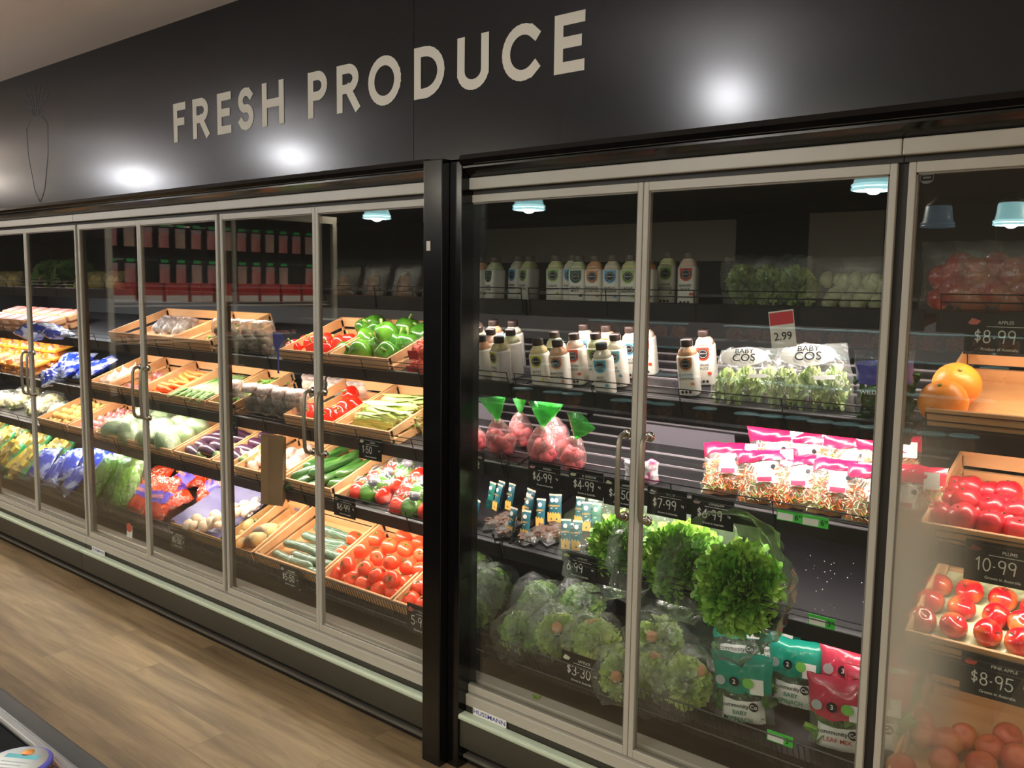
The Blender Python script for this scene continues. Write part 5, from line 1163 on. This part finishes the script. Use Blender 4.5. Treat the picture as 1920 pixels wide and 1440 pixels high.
ticket(1462, 1385, 5, '3', 'green ticket reading 3 on the bottom rail below the spinach')
tg = MB().box(-.035, .035, 0, .0008, -.05, .05).build('sale_tag', WHITE, smooth=False); p = onY(1467, 617, 2.30)
q = MB(); q.box(-.033, .033, -.0004, 0, .012, .046); q.build('red_header', pm('red_header', (210,50,60), rough=.4), tg, smooth=False)
text('2.99', .030, INK, tg, Matrix.Translation((0, -.0008, -.02)) @ FACE); tg.location = p; tg.rotation_euler = (0, -.15, 0); tag(tg, 'white paper tag with red top reading 2.99 above the cos bags', 'price tag')
hh = MB().tube([(p.x, 2.302, p.z+.045), (p.x, 2.35, p.z+.06), (p.x, 2.41, p.z+.07)], .0012, 4).build('tag_wire', WIRE); tag(hh, 'thin wire holding the white 2.99 tag', 'wire')
p = onY(243, 985, 2.20); ht = MB().sheet(lambda u, v: Vector(((u-.5)*.06+.02*v*v, -.02*v*v, -.10*v)), 4, 8).build('hanging_tag', WHITE); ht.location = p
q = MB(); c = Vector((0,-.003,-.012)); q.add([c+Vector((math.cos(2*PI*i/16)*.03, 0, math.sin(2*PI*i/16)*.024)) for i in range(16)], [tuple(range(16))]); q.build('red_heart', pm('red_heart', (220,80,60), rough=.4), ht, smooth=False)
tag(ht, 'curled white paper tag with red top under the carrot bags', 'price tag')
p = onY(1738, 332, 2.1045)
mb = MB(); mb.box(-.014, .014, 0, .0003, .014, .0155).box(-.014, -.0128, 0, .0003, -.008, .014).box(.0128, .014, 0, .0003, -.008, .014).box(-.011, .011, 0, .0003, .004, .009).box(-.008, .008, 0, .0003, -.003, .001)
mb.add([(-.014,0,-.008),(.014,0,-.008),(.006,0,-.014),(-.006,0,-.014)], [(0,1,2,3)])
gm = mb.build('glass_mark', pm('faint_glass_print', (88,88,84), rough=.6), smooth=False); gm.location = p; tag(gm, 'faint grey shield mark printed on the far right door glass', 'glass mark')

# ================================================================== FOREGROUND BIN, LAMPS, ISLAND, MEAT CASE
# chest bin at the lower left of the picture; its rim edge runs along X
BIN = empty('display_bin', 'black island display bin with brushed grey rim at lower left', 'display bin', loc=(-3.0, .2, 0))
def binpart(mb, name, m, bv=0):
    o = mb.build(name, m, smooth=False); o.parent = BIN; o.matrix_parent_inverse = Matrix.Translation(-BIN.location)
    if bv: bevel(o, bv)
    return o
ZB = .80; YE = 1.298*(1.6-ZB)/1.6     # outer rim edge seen along the lower left
BX0, BX1 = -7.0, -.62
rimM = pm('brushed_rim', (92,94,94), (112,112,110), 5, rough=.35, metal=.4, stretch=(.3,8,1))
YI = YE-.042
binpart(MB().box(BX0, BX1, YI, YE, ZB-.03, ZB).box(BX0, BX1, -1.5, -1.42, ZB-.03, ZB).box(BX0, BX0+.08, -1.42, YI, ZB-.03, ZB).box(BX1-.08, BX1, -1.42, YI, ZB-.03, ZB), 'rim', rimM, .006)
binpart(MB().box(BX0, BX1, YI-.014, YI, ZB-.004, ZB+.005), 'inner_lip', pm('lip_light', (160,160,158), rough=.4), .002)
binpart(MB().box(BX0+.03, BX1-.03, YI-.0, YE-.03, 0, ZB-.03).box(BX0+.03, BX1-.03, -1.46, -1.42, 0, ZB-.03).box(BX0+.03, BX0+.07, -1.42, YI, 0, ZB-.03).box(BX1-.07, BX1-.03, -1.42, YI, 0, ZB-.03).box(BX0+.07, BX1-.07, -1.42, YI, .0, .60), 'body', BLACK)
# stepped risers rising away from the fridge
for i, (ya, yb_, z) in enumerate(((-.30,-.02,.86), (-.58,-.30,1.0), (-.86,-.58,1.14), (-1.14,-.86,1.28))):
    binpart(MB().box(BX0+.1, -.75, ya, yb_, .60, z), 'riser_step', BLACK)
def tub(seed=1, prof=None):
    o = MB().lathe(prof or [(.001,0), (.046,0), (.050,.004), (.062,.085), (.0635,.088)], 32, cap=False).build('snack_tub', CLEARS)
    mb = MB(); rnd = random.Random(seed)
    for i in range(90 if not prof else 170):
        a = rnd.uniform(0, 6.28); r = (.046 if not prof else .068)*math.sqrt(rnd.random()); mb.ball((r*math.cos(a), r*math.sin(a), rnd.uniform(.008,.074)), rnd.uniform(.007,.010), 1, 1, .8, 7, 5, .3, i)
    f = mb.build('mixed_snacks', pm('snack_mix', (206,110,60), (226,176,120), 30, rough=.6), o); f['kind'] = 'stuff'
    l = MB().lathe([(.001,.0895), (.060,.0895), (.0655,.087), (.066,.092), (.061,.095), (.001,.095)], 36).build('lid', pm('lid_blue_rim', (110,110,220), rough=.3), o)
    MB().lathe([(.001,.0956), (.0575,.0956), (.0575,.0962), (.001,.0962)], 36).build('lid_label', pm('lid_label', (226,232,230), rough=.45), l)
    MB().lathe([(.001,0),(.0125,0),(.0125,.0004),(.001,.0004)], 16, M=Matrix.Translation((.0, .035, .0962))).build('fruit_print', pm('fruit_print', (236,120,70), (250,200,90), 40, rough=.5), l)
    mb = MB(); mb.box(-.035, .035, .012, .026, .0963, .0966); mb.build('teal_print', pm('teal_print2', (110,190,200), rough=.5), l, smooth=False)
    mb = MB(); 
    for i in range(4): mb.box(-.03, .03-.01*(i % 2), -.004-.011*i, -.0005-.011*i, .0963, .0966)
    mb.build('small_print', pm('pale_grey_print', (180,186,190), rough=.5), l, smooth=False)
    return o
tb0 = tub(1, [(.001,0), (.050,0), (.060,.006), (.082,.040), (.084,.055), (.078,.072), (.0635,.088)])
# near tub seen at the bottom left corner
d = ray(42, 1425); zt = ZB+.03; q = CAM+d*((zt-CAM.z)/d.z)
tb0.location = (q.x, q.y-.01, zt-.0956+.02); tb0.rotation_euler = (0, 0, .55); tb0.scale = (.82,.82,.9); tag(tb0, 'clear snack tub with blue rimmed white lid, lower left corner', 'snack tub', 'snack tubs'); USED.add(tb0.name)
tb0.location.z = ZB-.055
pl = MB().box(q.x-.25, q.x+.25, YI-.27, YI-.016, .60, ZB-.056).build('tub_stand', BLACK, smooth=False); tag(pl, 'black stand inside the bin carrying the snack tub', 'stand')
tb1 = tub(5)
for c_ in tb1.children:
    if c_.name.startswith('lid'):
        c_.data.materials[0] = pm('lid_cyan', (150,215,225), rough=.3)
        c_.children[0].data.materials[0] = MATS['lid_cyan']
        for d_ in list(c_.children)[1:]: bpy.data.objects.remove(d_)
its = []
rnd = random.Random(7)
for s_, (ya, yb_, z) in enumerate(((-.30,-.02,.86), (-.58,-.30,1.0), (-.86,-.58,1.14), (-1.14,-.86,1.28))):
    for i in range(22):
        x = -3.6+.13*i
        if x > -.9 or rnd.random() < .12: continue
        o = take(tb1); o.location = (x, (ya+yb_)/2+rnd.uniform(-.03,.03), z); o.rotation_euler = (0,0,rnd.uniform(0,6)); o['category'] = 'snack tub'; o['group'] = 'cyan lidded tubs on the island steps, seen reflected'; o['label'] = 'clear tub with cyan lid on the stepped island, seen only as reflection'
# pendant lamps in a row
SHADE = pm('lamp_shade_glass', (190,225,225), rough=.3, emis=(170,235,240), estr=1.6)
def pendant():
    o = bpy.data.objects.new('pendant_lamp', None); link(o)
    MB().lathe([(.085,.15),(.092,.14),(.100,.06),(.108,.03)], 32, cap=False).build('lamp_shade', SHADE, o)
    MB().lathe([(.108,.03),(.118,.026),(.118,.016),(.110,.012)], 32, cap=False).build('upper_ring', pm('ring_glow', (200,240,240), rough=.2, emis=(190,245,250), estr=3), o)
    MB().lathe([(.110,.010),(.119,.006),(.118,-.006),(.105,-.008)], 32, cap=False).build('lower_ring', MATS['ring_glow'], o)
    MB().lathe([(.02,.15),(.085,.152),(.085,.16),(.03,.2),(.012,.24)], 24).build('lamp_cap', BLACK, o)
    MB().tube([(0,0,.24),(0,0,.62)], .004, 6).build('cord', BLACK, o)
    MB().ball((0,0,.09), .03, nu=14, nv=10).build('bulb', pm('bulb_glow', (255,235,200), emis=(255,232,200), estr=10), o)
    L = bpy.data.lights.new('lamp_light', 'POINT'); L.energy = 13; L.shadow_soft_size = .05; L.color = (1,.90,.78)
    l = bpy.data.objects.new('lamp_light', L); link(l, o); l.location = (0,0,.02); return o
pd = pendant(); its = []
for x in (-5.867, -4.195, -1.721, .5):
    o = take(pd); o.location = (x, -.95, 2.167); its.append(x)
    tag(o, 'glowing pale cyan pendant lamp hanging over the island, seen in the glass', 'pendant lamp', 'pendant lamps over the island')
# second, farther row
for x in (-1.43, -1.92):
    o = copy_tree(pd); o.location = (x, -3.0, 2.09)
    for c_ in o.children:
        if x < -1.6 and c_.type == 'MESH' and c_.name.startswith(('lamp_shade', 'upper', 'lower', 'bulb')): c_.data = c_.data.copy(); c_.data.materials[0] = pm('dim_shade', (120,140,150), rough=.3, emis=(120,150,180), estr=.25)
        if x < -1.6 and c_.type == 'LIGHT': bpy.data.objects.remove(c_)
    tag(o, 'distant dim pendant lamp behind the island, seen in the glass', 'pendant lamp', 'far pendant lamps')
# ceiling downlights that shine on the bulkhead
def downlight(x, y, p, lab, blend=.6, size=115, aim=None):
    o = bpy.data.objects.new('ceiling_globe_light', None); link(o); o.location = (x, y, 2.685)
    MB().lathe([(.075,-.001),(.085,-.012),(.062,-.016),(.058,-.004)], 28, cap=False).build('trim_ring', WHITE, o)
    MB().lathe([(.001,-.006),(.058,-.006),(.058,-.004),(.001,-.004)], 24).build('diffuser', pm('diffuser_glow', (255,240,220), emis=(255,244,228), estr=3), o)
    MB().tube([(0,0,-.01),(0,0,-.20)], .006, 8).build('stem', WHITE, o)
    MB().ball((0,0,-.235), .045, nu=18, nv=12).build('globe', pm('globe_glow', (255,240,220), emis=(246,246,250), estr=200), o)
    tag(o, lab, 'ceiling light', 'globe lights over the aisle'); return o
for i, x in enumerate((-7.2, -5.09, -1.9)): downlight(x, .36, 50, 'white globe light hanging from the ceiling over the aisle, mirrored on the bulkhead')
fill_globe = downlight(-8.6, 1.45, 50, 'added unseen globe light at the far left, brightening the ceiling')  # extra globe added out of view to brighten the ceiling at left
for c_ in fill_globe.children:
    if c_.name.startswith('globe'): c_.data.materials[0] = pm('strong_globe', (255,240,220), emis=(255,240,226), estr=520)
# added fill panels out of view, brightening the floor and door frames
def panel(x, y, p):
    o = bpy.data.objects.new('fill_panel_light', None); link(o); o.location = (x, y, 2.685)
    MB().box(-.6, .6, -.3, .3, -.03, 0).build('panel_frame', WHITE, o, smooth=False); MB().box(-.58, .58, -.28, .28, -.033, -.0305).build('diffuser', pm('fill_panel_glow', (250,245,230), emis=(255,246,224), estr=1.0), o, smooth=False)
    L = bpy.data.lights.new('fill_panel_beam', 'AREA'); L.shape = 'RECTANGLE'; L.size = 1.16; L.size_y = .56; L.energy = p; L.color = (1,.90,.74)
    l = bpy.data.objects.new('fill_panel_beam', L); link(l, o); l.location = (0,0,-.036); tag(o, 'added unseen ceiling fill panel further back over the shop floor', 'ceiling light', 'added ceiling fill panels'); return o
for x, y in ((-6.5,-3.3), (-3.2,-3.3), (0,-3.3), (2.5,-2.0), (-9.5,-3.3)): panel(x, y, CEIL_FILL_POWER)

# meat case at the end of the aisle, seen mirrored in the left doors
XM = -9.2
mc = empty('meat_display_case', 'open meat case with pale frame at the aisle end, mirrored in glass', 'display fridge', loc=(XM-.4, -1.7, 0))
def mp(mb, name, m):
    o = mb.build(name, m, smooth=False); o.parent = mc; o.matrix_parent_inverse = Matrix.Translation(-mc.location); return o
MY0, MY1 = -3.15, -.22
mp(MB().box(XM-.75, XM-.70, MY0, MY1, .3, 2.45).box(XM-.70, XM, MY0, MY1, 2.40, 2.45).box(XM-.75, XM, MY0, MY1, 0, .4), 'cabinet_body', INNER)
mp(MB().box(XM-.70, XM, MY0-.03, MY0, .3, 2.45).box(XM-.70, XM, MY1, MY1+.03, .3, 2.45), 'side_panel', INNER)
mp(MB().box(XM-.02, XM+.03, MY0-.03, MY1+.03, 2.36, 2.45).box(XM-.02, XM+.03, MY0-.03, MY0+.03, .4, 2.36).box(XM-.02, XM+.03, MY1-.03, MY1+.03, .4, 2.36).box(XM-.02, XM+.01, -1.72, -1.68, .4, 2.36), 'pale_frame', ALU)
for z in (.55, .95, 1.35): mp(MB().box(XM-.68, XM-.08, MY0, MY1, z, z+.02).box(XM-.09, XM-.08, MY0, MY1, z-.02, z+.03), 'shelf', MATS['inner_sill'])
for z in (2.22, 1.83): mp(MB().box(XM-.36, XM-.34, MY0, MY1, z, z+.02), 'hanging_rail', CHROME)
L = bpy.data.lights.new('case_light', 'AREA'); L.shape = 'RECTANGLE'; L.size = .05; L.size_y = 2.7; L.energy = 230; L.color = (.95,.97,1.0)
l = bpy.data.objects.new('case_light', L); link(l, mc); l.matrix_world = Matrix.Translation((XM-.06, (MY0+MY1)/2, 2.38)) @ Matrix.Rotation(math.radians(24), 4, 'Y')
mpk = MB().box(-.002, .018, -.06, .06, -.22, 0).build('hanging_meat_pack', pm('meat_pink', (214,120,120), (236,170,165), 6, rough=.4), smooth=False); bevel(mpk, .006)
MB().box(.019, .021, -.06, .06, -.05, 0).build('pack_header', pm('pack_header', (200,170,176), rough=.3), mpk, smooth=False)
MB().box(.019, .0215, -.045, .045, .015, .05).build('green_ticket', pm('green_ticket_lit', (60,210,110), rough=.4), mpk, smooth=False)
mpk2 = copy_tree(mpk); mpk2.data = mpk.data.copy(); mpk2.data.materials[0] = pm('ham_beige', (226,196,180), (214,176,160), 8, rough=.4)
USED2 = 0
for r, z in enumerate((2.20, 1.80)):
    for i in range(14):
        if (i*7+r*3) % 5 == 0 and r == 1: continue
        src = mpk if (i+r) % 3 else mpk2; o = take(src); o.location = (XM-.33, MY0+.14+.20*i, z); o['category'] = 'meat pack'; o['group'] = 'hanging meat packs in the mirrored case'; o['label'] = 'hanging pink meat pack under a green ticket, mirrored in the glass'
rp = MB().box(-.1, .1, -.14, .14, 0, .22).build('red_meat_box', pm('red_box', (200,30,36), (206,40,44), 4, rough=.4), smooth=False); bevel(rp, .004)
MB().box(.1005, .102, -.13, .13, .01, .08).build('white_panel', WHITE, rp, smooth=False)
for i in range(9):
    o = take(rp); o.location = (XM-.3, MY0+.2+.31*i, 1.371); o['category'] = 'box'; o['group'] = 'red boxes in the mirrored case'; o['label'] = 'red box with white panel on the meat case shelf, mirrored in glass'
tr2 = tray('meat_tray', .16, .22, .05, WHITE, MATS['meat_pink'], 4)
for k, z in enumerate((.571, .971)):
    for i in range(11):
        o = take(tr2); o.location = (XM-.25, MY0+.15+.26*i, z); o['category'] = 'tray'; o['group'] = 'meat trays in the mirrored case'; o['label'] = 'white tray of pink meat in the mirrored meat case'
def drop_tree(o):
    for c_ in list(o.children): drop_tree(c_)
    bpy.data.objects.remove(o)
for o in list(S.collection.objects):
    try:
        if o.parent is None and o is not cam and not o.get('label') and o.get('kind') != 'structure': drop_tree(o)
    except ReferenceError: pass
bpy.context.view_layer.update()
